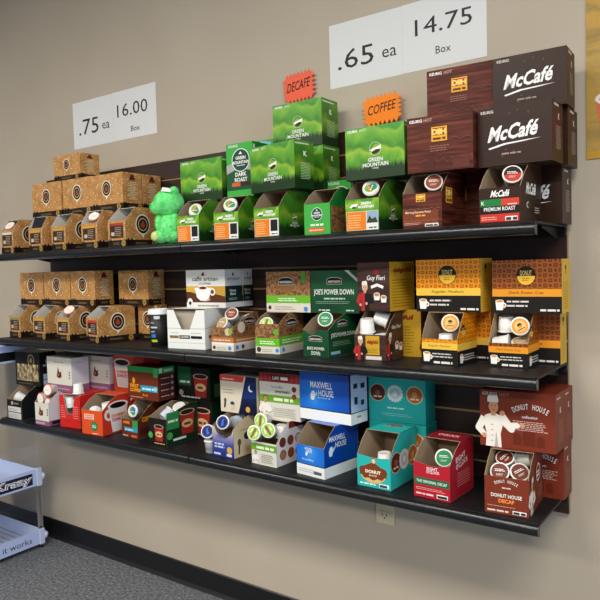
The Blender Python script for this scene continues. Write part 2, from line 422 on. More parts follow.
# ---------------------------------------------------------------- cartons
def faces_of(mb, W, H, L):
    return dict(front=Face(mb, (0, 0, 0), (1, 0, 0), (0, 0, 1), (0, -1, 0), W, H),
                right=Face(mb, (W, 0, 0), (0, 1, 0), (0, 0, 1), (1, 0, 0), L, H),
                left=Face(mb, (0, L, 0), (0, -1, 0), (0, 0, 1), (-1, 0, 0), L, H),
                top=Face(mb, (0, 0, H), (1, 0, 0), (0, 1, 0), (0, 0, 1), W, L))
def closed(label, group, x, y, z, yaw, W, H, L, style, **k):
    mb = MB(); st = STY[style](**k)
    m = st['mats']; mf, ms, mt = m.get('front'), m.get('side', m['front']), m.get('top', m['front'])
    c = [(0, 0), (W, 0), (W, L), (0, L)]
    def quad(pts, mm, uv): mb.face(pts, mm, uv)
    quad([(0, 0, 0), (W, 0, 0), (W, 0, H), (0, 0, H)], mf, [(0, 0), (W, 0), (W, H), (0, H)])
    quad([(W, 0, 0), (W, L, 0), (W, L, H), (W, 0, H)], ms, [(.31, 0), (.31+L, 0), (.31+L, H), (.31, H)])
    quad([(W, L, 0), (0, L, 0), (0, L, H), (W, L, H)], mf, [(0, 0), (W, 0), (W, H), (0, H)])
    quad([(0, L, 0), (0, 0, 0), (0, 0, H), (0, L, H)], ms, [(.1, 0), (.1+L, 0), (.1+L, H), (.1, H)])
    quad([(0, 0, H), (W, 0, H), (W, L, H), (0, L, H)], mt, [(0, .12), (W, .12), (W, .15), (0, .15)])
    quad([(0, L, 0), (W, L, 0), (W, 0, 0), (0, 0, 0)], mt, [(0, 0)]*4)
    # weld the shell so its edges can be rounded
    F = faces_of(mb, W, H, L)
    for f in F.values(): f.k = 2
    st['art'](F, W, H, L)
    o = mb.build('coffee_carton')
    b = bmesh.new(); b.from_mesh(o.data); b.verts.ensure_lookup_table()
    bmesh.ops.remove_doubles(b, verts=[v for v in b.verts[:24]], dist=1e-6); b.to_mesh(o.data); b.free()
    bv = o.modifiers.new('bevel', 'BEVEL'); bv.width = .0016; bv.segments = 2; bv.limit_method = 'ANGLE'; bv.angle_limit = .6
    tag(o, label, 'carton', group); place(o, (x, y, z), yaw); return o

def opened(label, group, x, y, z, yaw, W, H, L, h, c, style, lip=None, notch=None, straight=False, inner=None, **k):
    """a carton cut open as a dispenser: low front lip, sides cut on a slope, open bay inside"""
    root = empty('dispenser_carton', (0, 0, 0)); st = STY[style](**k); m = st['mats']
    mf, ms, mt = m['front'], m.get('side', m['front']), m.get('top', m['front'])
    t = .0016
    CARD = P(inner) if inner else CARD0
    mb = MB()
    def panel(pts, n, mat, uv):
        n = Vector(n); a = [Vector(p) for p in pts]; b = [p-n*t for p in a]; N = len(a)
        mb.face(a, mat, uv); mb.face(b[::-1], CARD)
        for i in range(N): mb.face([a[i], b[i], b[(i+1) % N], a[(i+1) % N]][::-1], CARD)
    cm = (c*.5, h+(H-h)*.5 + (.006 if notch is None and not straight else 0))
    sr = [(0, 0), (L, 0), (L, H), (c, H), cm, (0, h)]
    panel([(W, yy, zz) for yy, zz in sr], (1, 0, 0), ms, [(.31+a, b) for a, b in sr])
    panel([(0, yy, zz) for yy, zz in sr][::-1], (-1, 0, 0), ms, [(.1+a, b) for a, b in sr][::-1])
    panel([(W, L, 0), (0, L, 0), (0, L, H), (W, L, H)], (0, 1, 0), mf, [(0, 0), (W, 0), (W, H), (0, H)])
    panel([(0, c, H), (W, c, H), (W, L, H), (0, L, H)], (0, 0, 1), mt, [(0, .12), (W, .12), (W, .15), (0, .15)])
    panel([(0, L, 0), (W, L, 0), (W, 0, 0), (0, 0, 0)], (0, 0, -1), CARD, [(0, 0)]*4)
    F = faces_of(mb, W, H, L); F.pop('front'); st['art_open'](F, W, H, L, h)
    mb.build('carton_body', root)
    mb = MB()
    if notch: lp = [(0, 0), (1, 0), (1, 1)] + notch + [(0, 1)]
    elif lip: lp = [(0, 0), (1, 0), (1, 1)] + lip + [(0, 1)]
    else: lp = [(0, 0), (1, 0), (1, 1), (0, 1)]
    pts = [(a*W, -.0002, b*h) for a, b in lp]
    panel(pts, (0, -1, 0), mf, [(a*W, b*h) for a, b in lp])
    F = {'front': Face(mb, (0, -.0002, 0), (1, 0, 0), (0, 0, 1), (0, -1, 0), W, h)}
    st['art_open'](F, W, H, L, h)
    mb.build('front_panel', root)
    tag(root, label, 'open carton', group); place(root, (x, y, z), yaw); return root

STY = {}
def style(f): STY[f.__name__] = f; return f

@style
def kraft(edge='#c79a3e', red=False):
    band = '#241a14'
    def logo(f, u, v, r):
        f.arc(u, v, r*1.0, '#efe6d2', ry=r*1.12); f.poly([(u-.35*r*f.h/f.w, v-r*.9), (u, v-r*1.45), (u+.35*r*f.h/f.w, v-r*.9)], '#efe6d2')
        f.arc(u, v, r*.86, '#2a1d16', ry=r*.98); f.arc(u, v, r*.62, '#e0cda4', ry=r*.7); f.arc(u, v, r*.55, '#3a2016', ry=r*.62)
        f.arc(u, v-.08*r, r*.3, '#964c2a'); f.poly([(u-.2*r*f.h/f.w, v+.1*r), (u, v+.5*r), (u+.2*r*f.h/f.w, v+.1*r)], '#964c2a')
    def bandart(f, hb):
        f.rect(0, 0, 1, hb, band); f.lines(.3, hb*.35, .68, hb*.7, 2, '#8a7348', .45)
        f.arc(.87, hb*.5, hb*.46, '#b8964c'); f.arc(.87, hb*.5, hb*.32, '#8a6a30')
        f.rect(.05, hb*.25, .1, hb*1.2, '#0f0b09'); f.rect(.14, hb*.25, .19, hb*1.2, '#0f0b09')
    def side(f, L, H, open_):
        bandart(f, .17); logo(f, .52 if open_ else .5, .56, .235 if open_ else .19)
    def art(F, W, H, L):
        f = F['front']; bandart(f, .17); logo(f, .5, .6, .2)
        f = F['right']; bandart(f, .17); f.arc(.5, .88, .07, '#5a1f22'); f.rect(.36, .8, .64, .86, '#5a1f22')
        for i in range(11): f.rect(.5-.14-.07*(i % 3), .72-i*.045, .5+.14+.06*((i+1) % 3), .745-i*.045, '#d8c39a'); f.k -= 1
    def art_open(F, W, H, L, h):
        if 'front' in F:
            f = F['front']; bandart(f, .25)
            f.rect(.1, .3, .9, .92, '#b28a4a'); f.rect(.12, .33, .88, .9, '#3a2a22'); f.rect(.12, .8, .88, .9, edge); f.rect(.2, .42, .38, .56, '#c9bda8')
            f.lines(.42, .42, .8, .78, 5, '#a2937c', .45); f.rect(.55, .38, .8, .41, '#b33a2a')
        if 'right' in F: side(F['right'], L, H, True)
    return dict(mats=dict(front='kraft'), art=art, art_open=art_open)

@style
def land(orange=True, pic='#1b1d1c', pod=None):
    def logo(f, u, v, r, words=True):
        q = f.h/f.w
        f.arc(u, v, r*1.0, '#dfe8d0', seg=40); f.arc(u, v, r*.95, 'land', seg=40)
        f.poly([(u-.95*q*r, v-.15*r), (u-.4*q*r, v+.1*r), (u+.1*q*r, v+.2*r), (u+.98*q*r, v+.5*r), (u+.9*q*r, v-.05*r), (u+.2*q*r, v-.3*r), (u-.5*q*r, v-.35*r)], '#f4f4ee')
        f.arc(u+.1*r*q, v-.42*r, r*.7, '#3d2016', ry=r*.28, rot=.3)
        if words:
            f.text('GREEN', u, v-1.55*r, .6*r, W_, bold=.018); f.text('MOUNTAIN', u, v-2.3*r, .6*r, W_, bold=.018); f.text('COFFEE', u, v-2.85*r, .22*r, W_)
    def art(F, W, H, L):
        f = F['front']; f.text('KEURIG', .13, .945, .05, W_, bold=.03); f.text('HOT', .31, .945, .05, '#cfe6c2'); logo(f, .52, .56, .13)
        f = F['right']; f.rect(.05, .92, .75, .95, '#cfe6c2'); f.text('K', .55, .73, .11, W_, bold=.05); f.lines(.32, .2, .82, .56, 11, '#bcd6a4', .4)
    def art_open(F, W, H, L, h):
        if 'front' in F:
            f = F['front']; q = f.h/f.w
            f.poly([(.12, .76), (.2, .84), (.4, .86), (.34, .78), (.2, .73)], W_); f.arc(.26, .745, .07, '#3d2016', ry=.03)
            f.text('GREEN', .62, .86, .085, W_, w=.3, bold=.04); f.text('MOUNTAIN', .62, .75, .085, W_, w=.46, bold=.04)
            f.rect(.03, .04, .98, .62, '#e8e6da'); f.rect(.04, .05, .62, .61, '#e47d1c'); f.lines(.08, .12, .5, .56, 6, '#f7c48a', .35)
            f.rect(.64, .05, .97, .61, '#dfe3de'); f.rect(.67, .2, .94, .58, pic) if pic == '#1b1d1c' else f.rect(.64, .25, .97, .61, '#8fa9c4')
            if pic != '#1b1d1c': f.poly([(.64, .25), (.97, .25), (.9, .42), (.8, .36), (.72, .48)], '#33402e')
            f.rect(.68, .08, .94, .16, '#f4f4f0'); f.lines(.7, .09, .93, .15, 1, '#444444', .7)
        if 'right' in F:
            f = F['right']; logo(f, .5, .42, .075, True)
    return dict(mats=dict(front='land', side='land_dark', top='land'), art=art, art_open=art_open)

@style
def lightgreen(blue=False):
    g = '#3fa944'
    def badge(f, u, v, r):
        q = f.h/f.w
        f.arc(u, v, r*1.08, '#e8f0e4', seg=36); f.arc(u, v, r, '#17463c', seg=36)
        f.poly([(u-.22*q*r, v+.55*r), (u, v+.82*r), (u+.22*q*r, v+.55*r)], W_)
        f.text('GREEN', u, v+.22*r, .3*r, W_, bold=.03); f.text('MOUNTAIN', u, v-.2*r, .3*r, W_, bold=.03); f.rect(u-.5*q*r, v-.52*r, u+.5*q*r, v-.46*r, W_)
    def art(F, W, H, L):
        f = F['front']; f.rect(0, .13, 1, .5, '#155434'); f.poly([(0, .44), (.5, .54), (1, .46), (1, .62), (.7, .58), (.4, .66), (0, .6)], '#a9aaa8')
        badge(f, .55, .68, .2); f.text('DARK', .55, .42, .075, W_, bold=.03); f.text('ROAST', .55, .32, .075, W_, bold=.03)
        f.rect(.2, .2, .52, .27, '#d6602c'); f.rect(.53, .2, .9, .27, '#3a2018'); f.text('KEURIG', .28, .95, .05, W_)
        if blue: f.poly([(.28, .9), (.42, .985), (.85, .94), (.8, .9)], '#8fb6e0'); f.rect(.05, .88, .2, .97, '#bfe3bd')
        f = F['right']; f.rect(.03, .2, .97, .7, '#155434'); f.poly([(.25, .72), (.35, .92), (.75, .78), (.7, .7)], '#8fb6e0'); f.rect(.03, .85, .15, .95, '#cfe6c2'); f.rect(.8, .85, .93, .95, '#cfe6c2')
    def art_open(F, W, H, L, h):
        if 'front' in F:
            f = F['front']; badge(f, .5, .66, .2); f.lines(.25, .28, .75, .36, 1, '#dff0d8', .8); f.rect(.16, .08, .78, .22, '#d8662e'); f.lines(.2, .12, .74, .19, 1, '#f0c9a8', .6)
        if 'right' in F:
            f = F['right']; f.rect(.04, .05, .9, .6, 'beans')
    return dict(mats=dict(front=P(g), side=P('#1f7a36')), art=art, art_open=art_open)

@style
def dhwood():
    def badge(f, u, v, w, h):
        f.rect(u-w, v-h, u+w, v+h, '#e2b02e'); f.rect(u-w*.85, v-h*.2, u+w*.85, v+h*.85, '#c03a22'); f.arc(u, v+h*.3, h*.42, '#f0d060')
        f.text('D', u-w*.55, v+h*.3, h*.8, '#f6dd7a', bold=.04); f.text('H', u+w*.55, v+h*.3, h*.8, '#f6dd7a', bold=.04); f.lines(u-w*.8, v-h*.8, u+w*.8, v-h*.4, 1, '#7a2a18', .8)
    def wave(f, v, m, a=.015, u0=0, u1=1):
        n = 40; up = [(u0+(u1-u0)*i/n, v+a*math.sin(i*.9)) for i in range(n+1)]; f.poly(up+[(x, y-.012) for x, y in up[::-1]], m)
    def art(F, W, H, L):
        f = F['front']; f.text('KEURIG', .14, .93, .055, W_, bold=.03); f.text('HOT', .33, .93, .055, '#c9a79a')
        wave(f, .56, '#6d4034'); badge(f, .5, .66, .12, .13); f.lines(.36, .36, .66, .48, 3, '#9c7568', .3); wave(f, .2, '#6d4034', .03, .1, .9)
        f.poly([(.25, .02), (.42, .02), (.42, .22), (.38, .3), (.34, .2), (.25, .2)], '#4a221b'); f.poly([(.7, .02), (.95, .02), (.95, .25), (.85, .16), (.7, .2)], '#5d2c22')
        f = F['right']; f.lines(.3, .2, .75, .7, 8, '#6d4034', .3)
    def art_open(F, W, H, L, h):
        if 'front' in F:
            f = F['front']; badge(f, .47, .86, .12, .11); f.rect(.0, .1, .92, .5, '#7a3b20'); wave(f, .55, '#9a6a4a'); wave(f, .22, '#9a6a4a')
            f.text('Morning Espresso Roast', .4, .45, .09, '#e8d8c8', w=.66); f.lines(.34, .33, .6, .39, 1, '#f0a030', .8); f.lines(.04, .1, .5, .18, 2, '#c9a890', .4); f.rect(.58, .03, .92, .12, '#e8e4de'); f.lines(.6, .04, .9, .11, 1, '#444444', .7)
        if 'right' in F:
            f = F['right']; badge(f, .3, .58, .13, .14)
            f.lines(.55, .2, .9, .5, 5, '#6d4034', .3)
    return dict(mats=dict(front='dhwood'), art=art, art_open=art_open)

@style
def mc():
    def logo(f, u, v, h, w, rot=.0):
        f.text('McCafé', u, v, h, W_, w=w, shear=.32, bold=.03, rot=rot)
        a = [(u-w*.52, v-h*.95), (u-w*.2, v-h*.72), (u+w*.2, v-h*.66), (u+w*.55, v-h*.62), (u+w*.2, v-h*.74), (u-w*.15, v-h*.82), (u-w*.5, v-h*1.05)]
        f.poly(a, W_)
    def art(F, W, H, L):
        f = F['front']; f.text('KEURIG', .14, .93, .05, '#d8cec6', bold=.03); logo(f, .5, .56, .26, .66, .05)
        for a, b in ((.45, .86), (.56, .9), (.7, .84), (.4, .26), (.5, .22), (.35, .16)): f.arc(a, b, .025, '#5a4034', ry=.014, rot=a*7)
        f.lines(.34, .18, .6, .22, 1, '#a08c80', .7)
        f = F['right']; f.rect(.2, .92, .6, .96, '#c8bdb4'); f.text('K', .6, .76, .1, '#d8cec6', bold=.05); f.lines(.35, .22, .8, .62, 11, '#a89a8e', .4)
    def art_open(F, W, H, L, h):
        if 'front' in F:
            f = F['front']; f.text('McCafé', .52, .83, .19, W_, w=.44, shear=.3, bold=.03)
            f.rect(.02, .1, .97, .68, '#2a1a14'); f.rect(.03, .48, .55, .68, '#1f7a3c'); f.rect(.55, .48, .97, .68, '#d0402c'); f.rect(.03, .26, .97, .48, '#1a1310')
            f.text('PREMIUM ROAST', .5, .4, .11, W_, w=.76, bold=.012); f.rect(.7, .5, .92, .53, '#e8d0c8'); f.rect(.03, .04, .97, .26, '#c8352a'); f.rect(.64, .06, .93, .18, '#f0eee8'); f.lines(.66, .07, .92, .17, 1, '#333333', .8)
            f.lines(.06, .1, .5, .22, 2, '#f0b0a0', .4); f.text('K', .1, .58, .1, W_, bold=.018)
        if 'right' in F:
            f = F['right']; f.text('McCafé', .5, .58, .2, W_, w=.46, shear=.3, bold=.03); f.arc(.34, .3, .07, W_, ry=.05); f.arc(.35, .3, .055, 'mcbrown', ry=.04); f.lines(.66, .18, .9, .3, 3, '#cfc4ba', .35)
    return dict(mats=dict(front='mcbrown'), art=art, art_open=art_open)

@style
def donut(pat='donut_yellow', band='#edc24a', word='Regular Medium'):
    def badge(f, u, v, r):
        f.arc(u, v, r*1.06, '#1d1712'); f.arc(u, v-.02*r, r*.98, '#f2bd3e', t0=PI, t1=2*PI); f.text('DONUT', u, v+.3*r, .58*r, '#f3d88a', w=1.25*r*f.h/f.w, bold=0)
        f.lines(u-.4*r*f.h/f.w, v-.55*r, u+.4*r*f.h/f.w, v-.15*r, 2, '#8a5a1a', .35)
    def low(f, H, a, b):
        f.rect(0, 0, 1, a, '#1b1816'); f.rect(0, a, 1, b, band)
    def art(F, W, H, L):
        f = F['front']; low(f, H, .31, .45); badge(f, .5, .7, .17); f.text(word, .5, .38, .06, '#6b4a14', w=.5, shear=.25, bold=0)
        f.mug(.11, .05, .19, W_, P('#e0952a'), .85); f.lines(.22, .12, .56, .28, 2, '#d8d4cc', .4); f.lines(.7, .04, .97, .1, 1, '#e8e4dc', .6)
        f = F['right']; f.arc(.45, .84, .05, '#3a2a18'); f.text('K', .45, .75, .06, '#3a2a18'); f.lines(.2, .08, .75, .6, 12, '#b09038', .3)
    def art_open(F, W, H, L, h):
        if 'front' in F:
            f = F['front']; low(f, H, .6, .86); f.text(word, .5, .73, .1, '#6b4a14', w=.62, shear=.25, bold=0)
            f.mug(.14, .12, .36, W_, P('#e0952a'), .85); f.lines(.3, .3, .9, .52, 2, '#d8d4cc', .4); f.lines(.34, .06, .86, .2, 1, '#e8e4dc', .6)
        if 'right' in F:
            f = F['right']; low(f, H, .28, .42); badge(f, .3, .66, .1); f.mug(.18, .04, .17, W_, P('#e0952a'), .8); f.lines(.32, .08, .9, .22, 3, '#d8d4cc', .4)
    return dict(mats=dict(front=pat, side=P('#d9b03a') , top=pat), art=art, art_open=art_open)
@style
def donut_open(**k):
    s = STY['donut'](**k); s['mats'] = dict(front=s['mats']['front']); return s

@style
def guy():
    def yel(f):
        f.rect(0, 0, 1, 1, '#c9a02a'); f.text('delightful', .5, .82, .13, '#8c1f1c', w=.72, shear=.2, bold=.05); f.lines(.1, .08, .92, .68, 10, '#8a6a14', .3)
    def figure(f, u, v, h):
        f.man(u, v, h, '#d9a888', '#e8e2d2', '#1c1a1c', hat=P('#ece6d6'), half=P('#b42a2e'))
    def art(F, W, H, L):
        f = F['front']; f.text('Guy Fieri', .58, .67, .13, W_, w=.56, shear=.15, bold=.01); f.arc(.6, .8, .07, '#a02a26', ry=.05)
        f.poly([(.42, .52), (.62, .57), (.82, .52), (.8, .46), (.62, .51), (.44, .46)], W_); figure(f, .24, .0, .64)
        f.pod(.62, .34, .075, W_, P('#c98a3a')); f.pod(.83, .29, .07, W_, P('#c98a3a'))
        yel(F['right'])
    def art_open(F, W, H, L, h):
        if 'front' in F:
            f = F['front']; f.rect(.36, .22, .8, .96, '#c9a02a'); f.text('delightful', .58, .7, .2, '#8c1f1c', w=.36, shear=.2, bold=.05); f.lines(.4, .3, .76, .5, 3, '#8a6a14', .35)
            f.rect(.36, .03, .86, .17, '#d8d2c8'); figure(f, .2, .0, .97)
        if 'right' in F:
            f = F['right']; f.text('Guy Fieri', .6, .66, .1, W_, w=.5, shear=.15, bold=.01); figure(f, .22, .0, .58); f.pod(.58, .32, .08, W_, P('#c98a3a')); f.pod(.8, .28, .08, W_, P('#c98a3a'))
    return dict(mats=dict(front='guywood'), art=art, art_open=art_open)

def barlogo(f, u, v, h, w):
    q = f.h/f.w
    f.poly([(u-w, v-h*.5), (u+w, v-h*.5), (u+w, v+h*.5), (u+.4*w, v+h*.8), (u-.4*w, v+h*.8), (u-w, v+h*.5)], '#cfc9bc')
    f.poly([(u-w*.95, v-h*.42), (u+w*.95, v-h*.42), (u+w*.95, v+h*.42), (u+.4*w, v+h*.7), (u-.4*w, v+h*.7), (u-w*.95, v+h*.42)], '#16120f')
    f.text('MARTINSON', u, v, h*.42, '#e8e4da', w=w*1.6, bold=.03)
@style
def joe():
    def art(F, W, H, L):
        f = F['front']; barlogo(f, .5, .74, .13, .16); f.text("JOE'S POWER DOWN", .48, .48, .17, W_, w=.84, bold=.01)
        f.lines(.28, .32, .72, .38, 1, '#b9cdbf', .6); f.lines(.1, .22, .86, .3, 2, '#8fb09c', .3); f.lines(.16, .05, .4, .1, 1, '#cfded4', .6); f.lines(.74, .05, .9, .1, 1, '#cfded4', .6)
        f.poly([(.72, 1), (.8, 1), (1, .78), (1, .7)], '#c9d4cc')
    def art_open(F, W, H, L, h):
        if 'front' in F:
            f = F['front']; barlogo(f, .5, .66, .16, .26); f.text("JOE'S POWER", .5, .3, .14, W_, w=.7, bold=.01); f.text('DOWN', .5, .14, .14, W_, w=.34, bold=.01)
        if 'right' in F:
            f = F['right']; barlogo(f, .5, .76, .12, .17); f.text("JOE'S POWER DOWN", .52, .5, .13, W_, w=.86, bold=.01); f.lines(.15, .26, .85, .38, 3, '#8fb09c', .3); f.rect(.08, .06, .4, .13, '#8fb8d0')
    return dict(mats=dict(front='joegreen'), art=art, art_open=art_open)
@style
def organic():
    def low(f, a, b):
        f.rect(0, 0, 1, a, '#dcd6c8'); f.rect(0, a, 1, b, '#69b52c')
    def art(F, W, H, L):
        f = F['front']; low(f, .22, .41); f.arc(.45, .72, .27, '#8a6038', ry=.25); barlogo(f, .46, .74, .15, .17); f.rect(.82, .72, .9, 1, '#4f9a2c'); f.lines(.28, .27, .72, .37, 2, '#e8f4d8', .5)
        f.arc(.08, .11, .05, '#3a3a34'); f.lines(.2, .06, .7, .17, 2, '#a9a294', .4); f.arc(.9, .08, .06, '#3f8fd0')
    def art_open(F, W, H, L, h):
        if 'front' in F:
            f = F['front']; low(f, .24, .52); f.arc(.86, .74, .1, '#5fae2c'); f.lines(.18, .32, .84, .46, 2, '#e8f4d8', .5); f.arc(.14, .13, .09, '#3a3a34'); f.arc(.9, .12, .07, '#3f8fd0'); f.lines(.28, .06, .76, .18, 2, '#a9a294', .4)
        if 'right' in F:
            f = F['right']; low(f, .2, .43); barlogo(f, .5, .74, .14, .2); f.lines(.1, .26, .9, .38, 2, '#e8f4d8', .5); f.arc(.15, .1, .06, '#3f8fd0')
    return dict(mats=dict(front='beans', side='beans'), art=art, art_open=art_open)
@style
def harvest():
    def low(f, k):
        f.rect(0, 0, 1, .27*k, '#e4ddd0'); f.rect(0, .27*k, 1, .36*k, '#f4efe6'); f.rect(0, .36*k, 1, .58*k, '#c07a42'); f.lines(.1, .44*k, .85, .52*k, 1, '#f0d8b8', .6)
    def art(F, W, H, L): low(F['front'], .7)
    def art_open(F, W, H, L, h):
        if 'front' in F:
            f = F['front']; low(f, 1); f.arc(.75, .82, .16, '#d9c49c'); f.arc(.86, .84, .12, '#7fb24a'); f.arc(.12, .13, .08, '#3a3a34'); f.arc(.82, .13, .09, '#3f8fd0'); f.lines(.24, .06, .7, .2, 2, '#a9a294', .4)
        if 'right' in F:
            f = F['right']; low(f, .62); barlogo(f, .62, .76, .14, .22); f.arc(.3, .62, .15, '#e8dcc4'); f.arc(.12, .1, .06, '#3f8fd0'); f.arc(.34, .1, .06, '#2a4a80')
    return dict(mats=dict(front='beans'), art=art, art_open=art_open)
@style
def breakfast():
    def art(F, W, H, L):
        f = F['front']; f.rect(0, .14, 1, .57, '#c89a3c'); f.poly([(0, .14), (1, .14), (1, .3), (.6, .4), (.3, .36), (0, .45)], '#5a3320'); f.rect(0, .42, .4, .57, '#d9b04a')
        f.arc(.48, .22, .2, '#b9a894', ry=.05); f.arc(.68, .42, .1, W_); f.arc(.68, .42, .06, '#7a4a2a'); f.poly([(.22, .53), (.66, .53), (.6, .27), (.52, .19), (.37, .19), (.28, .27)], W_); f.arc(.44, .53, .16*1.0, W_, ry=.055); f.arc(.44, .525, .14, '#6a2a18', ry=.038)
        f.text('caffè artisan', .5, .77, .12, '#4a443c', w=.66, bold=0); f.text('COFFEE', .5, .64, .05, '#8a8478', w=.3); f.poly([(.4, .86), (.46, .96), (.5, .86)], '#2a1c18'); f.arc(.45, .88, .04, '#7a1f1a')
        f.arc(.1, .16, .09, W_); f.arc(.1, .12, .05, '#3a3632'); f.lines(.3, .04, .85, .1, 1, '#8a8478', .5)
        f = F['right']; f.rect(0, .14, 1, .57, '#14322e'); f.text('House', .45, .45, .07, W_); f.text('Blend', .45, .36, .07, W_); f.lines(.2, .2, .7, .27, 2, '#a8b8b0', .5); f.text('artisan', .5, .76, .09, '#3a3f4c', w=.7, bold=0); f.poly([(.4, .84), (.48, .94), (.54, .84)], '#2a1c18')
    return dict(mats=dict(front=P('#dfe0dc')), art=art, art_open=None)
@style
def vwhite():
    def art_open(F, W, H, L, h):
        if 'front' in F:
            f = F['front']; f.rect(0, .52, 1, .53, '#8f9394'); f.rect(0, .15, 1, .16, '#b9bcbc'); f.lines(.1, .4, .3, .46, 1, '#b0b2b0', .3); f.lines(.64, .4, .9, .46, 1, '#b0b2b0', .3)
            f.rect(.06, .27, .3, .34, '#8a6a3a'); f.rect(.32, .26, .6, .35, '#3a2a22'); f.text('COFFEE', .46, .305, .05, W_, w=.22); f.rect(.63, .27, .92, .34, '#161616')
        if 'right' in F: F['right'].rect(.0, .52, 1, .53, '#8f9394'); F['right'].rect(.1, .27, .8, .34, '#8a6a3a')
    return dict(mats=dict(front=P('#eceeea')), art=None, art_open=art_open)
@style
def maxw():
    def jug(f, u, v, h):
        q = f.h/f.w
        f.poly([(u-.3*q*h, v), (u+.1*q*h, v), (u+.3*q*h, v+.6*h), (u+.12*q*h, v+h), (u-.2*q*h, v+h*.9), (u-.4*q*h, v+.5*h)], '#e4eef6'); f.poly([(u+.2*q*h, v+.3*h), (u+.6*q*h, v+.7*h), (u+.45*q*h, v+.95*h), (u+.3*q*h, v+.7*h)], '#bcd6ee')
    def art(F, W, H, L):
        f = F['front']; f.rect(0, 0, 1, .22, '#eef0ee'); f.rect(0, .22, 1, .24, '#101828'); f.rect(.97, .22, 1, 1, '#141820'); f.text('MAXWELL', .44, .74, .13, W_, w=.43, bold=.012); f.text('HOUSE', .53, .58, .13, W_, w=.29, bold=.012); jug(f, .28, .42, .2); f.lines(.36, .47, .62, .5, 1, '#9cc4ee', .6)
        f = F['right']; f.rect(0, 0, 1, .22, '#e8ecee'); f.rect(0, .22, 1, .24, '#101828'); f.rect(0, .24, 1, 1, '#b4c6e6'); f.rect(.15, .72, .4, .82, '#1c2a44'); f.rect(.6, .7, .85, .8, '#1c2a44'); f.rect(.2, .4, .4, .55, '#1c2a44'); f.rect(.6, .36, .8, .46, '#1c2a44'); f.rect(.35, .12, .6, .16, '#d07a4a')
    def art_open(F, W, H, L, h):
        if 'front' in F:
            f = F['front']; f.rect(0, 0, 1, .36, '#e8eaea'); f.rect(0, .36, 1, .39, '#101828'); f.text('MAXWELL', .45, .9, .07, W_, w=.26); f.text('HOUSE', .47, .82, .07, W_, w=.2); jug(f, .38, .66, .14); f.text('House Blend', .42, .54, .07, '#dfeaf6', w=.4, bold=0); f.lines(.08, .12, .9, .26, 2, '#b8bcc0', .4); f.rect(.62, .1, .9, .2, '#5a5e62')
        if 'right' in F:
            f = F['right']; f.rect(0, 0, 1, .22, '#e8ecee'); f.rect(0, .22, 1, .24, '#101828'); f.text('MAXWELL', .38, .76, .11, W_, w=.46, bold=.012); f.text('HOUSE', .48, .62, .11, W_, w=.32, bold=.012); jug(f, .2, .42, .2)
    return dict(mats=dict(front='bluebox'), art=art, art_open=art_open)
@style
def teal():
    def discs(f, v, r, us, rings=True):
        for i, u in enumerate(us):
            if i % 3 == 0: f.arc(u, v, r, '#c9a87a'); f.arc(u, v, r*.9, '#5a2a1e'); f.arc(u, v, r*.3, '#8a5a44'); f.lines(u-.5*r*f.h/f.w, v-.55*r, u+.5*r*f.h/f.w, v-.25*r, 1, '#d8c0a8', .6)
            elif i % 3 == 1: f.wobble(u, v, r*.95, '#dfe6e4', 16, .06); f.arc(u, v, r*.62, '#b9cfd0'); f.arc(u, v, r*.3, '#e8eeec')
            else: f.arc(u, v, r, '#e0cfa8'); f.arc(u, v, r*.88, '#b8662c'); f.arc(u, v, r*.34, '#d89a60'); f.lines(u-.5*r*f.h/f.w, v-.55*r, u+.5*r*f.h/f.w, v-.25*r, 1, '#f0dcc0', .6)
    def art(F, W, H, L):
        f = F['front']; discs(f, .64, .2, (.17, .48, .82)); f.lines(.34, .3, .64, .36, 1, '#d8efec', .5); f.lines(.24, .14, .78, .22, 2, '#9fd6d2', .35)
    def art_open(F, W, H, L, h):
        if 'front' in F:
            f = F['front']; f.arc(.5, .84, .1, '#8a5a3a'); f.arc(.5, .84, .075, '#d8c9a8')
            f.arc(.48, .44, .46, '#dcb878', ry=.3); f.poly([(.07, .5)]+[(.48+.42*math.cos(t), .48+.27*math.sin(t)+.03*math.sin(5*t)) for t in [PI-PI*i/20 for i in range(21)]]+[(.88, .44)]+[(.48+.4*math.cos(t), .42+.16*math.sin(t)+.03*math.sin(9*t)) for t in [-PI*i/20 for i in range(21)]], '#7a3d1e')
            f.text('DONUT', .48, .5, .11, '#f4e8cc', w=.46, bold=.05); f.text('SHOP', .48, .38, .06, '#f4e8cc', w=.24); f.lines(.08, .08, .55, .16, 1, '#d8f4f0', .6); f.rect(.66, .05, .95, .17, '#eef4f2'); f.lines(.68, .06, .93, .16, 1, '#444444', .8)
        if 'right' in F: discs(F['right'], .48, .2, (.2, .5, .82))
        if 'top' in F:
            f = F['top']; f.arc(.5, .8, .2, '#dfe6e4', ry=.09); f.arc(.5, .8, .19, '#4a2a20', ry=.08); f.lines(.3, .77, .7, .82, 1, '#d8c8b0', .6)
    return dict(mats=dict(front=P('#27b3ad'), side=P('#27b3ad')), art=art, art_open=art_open)
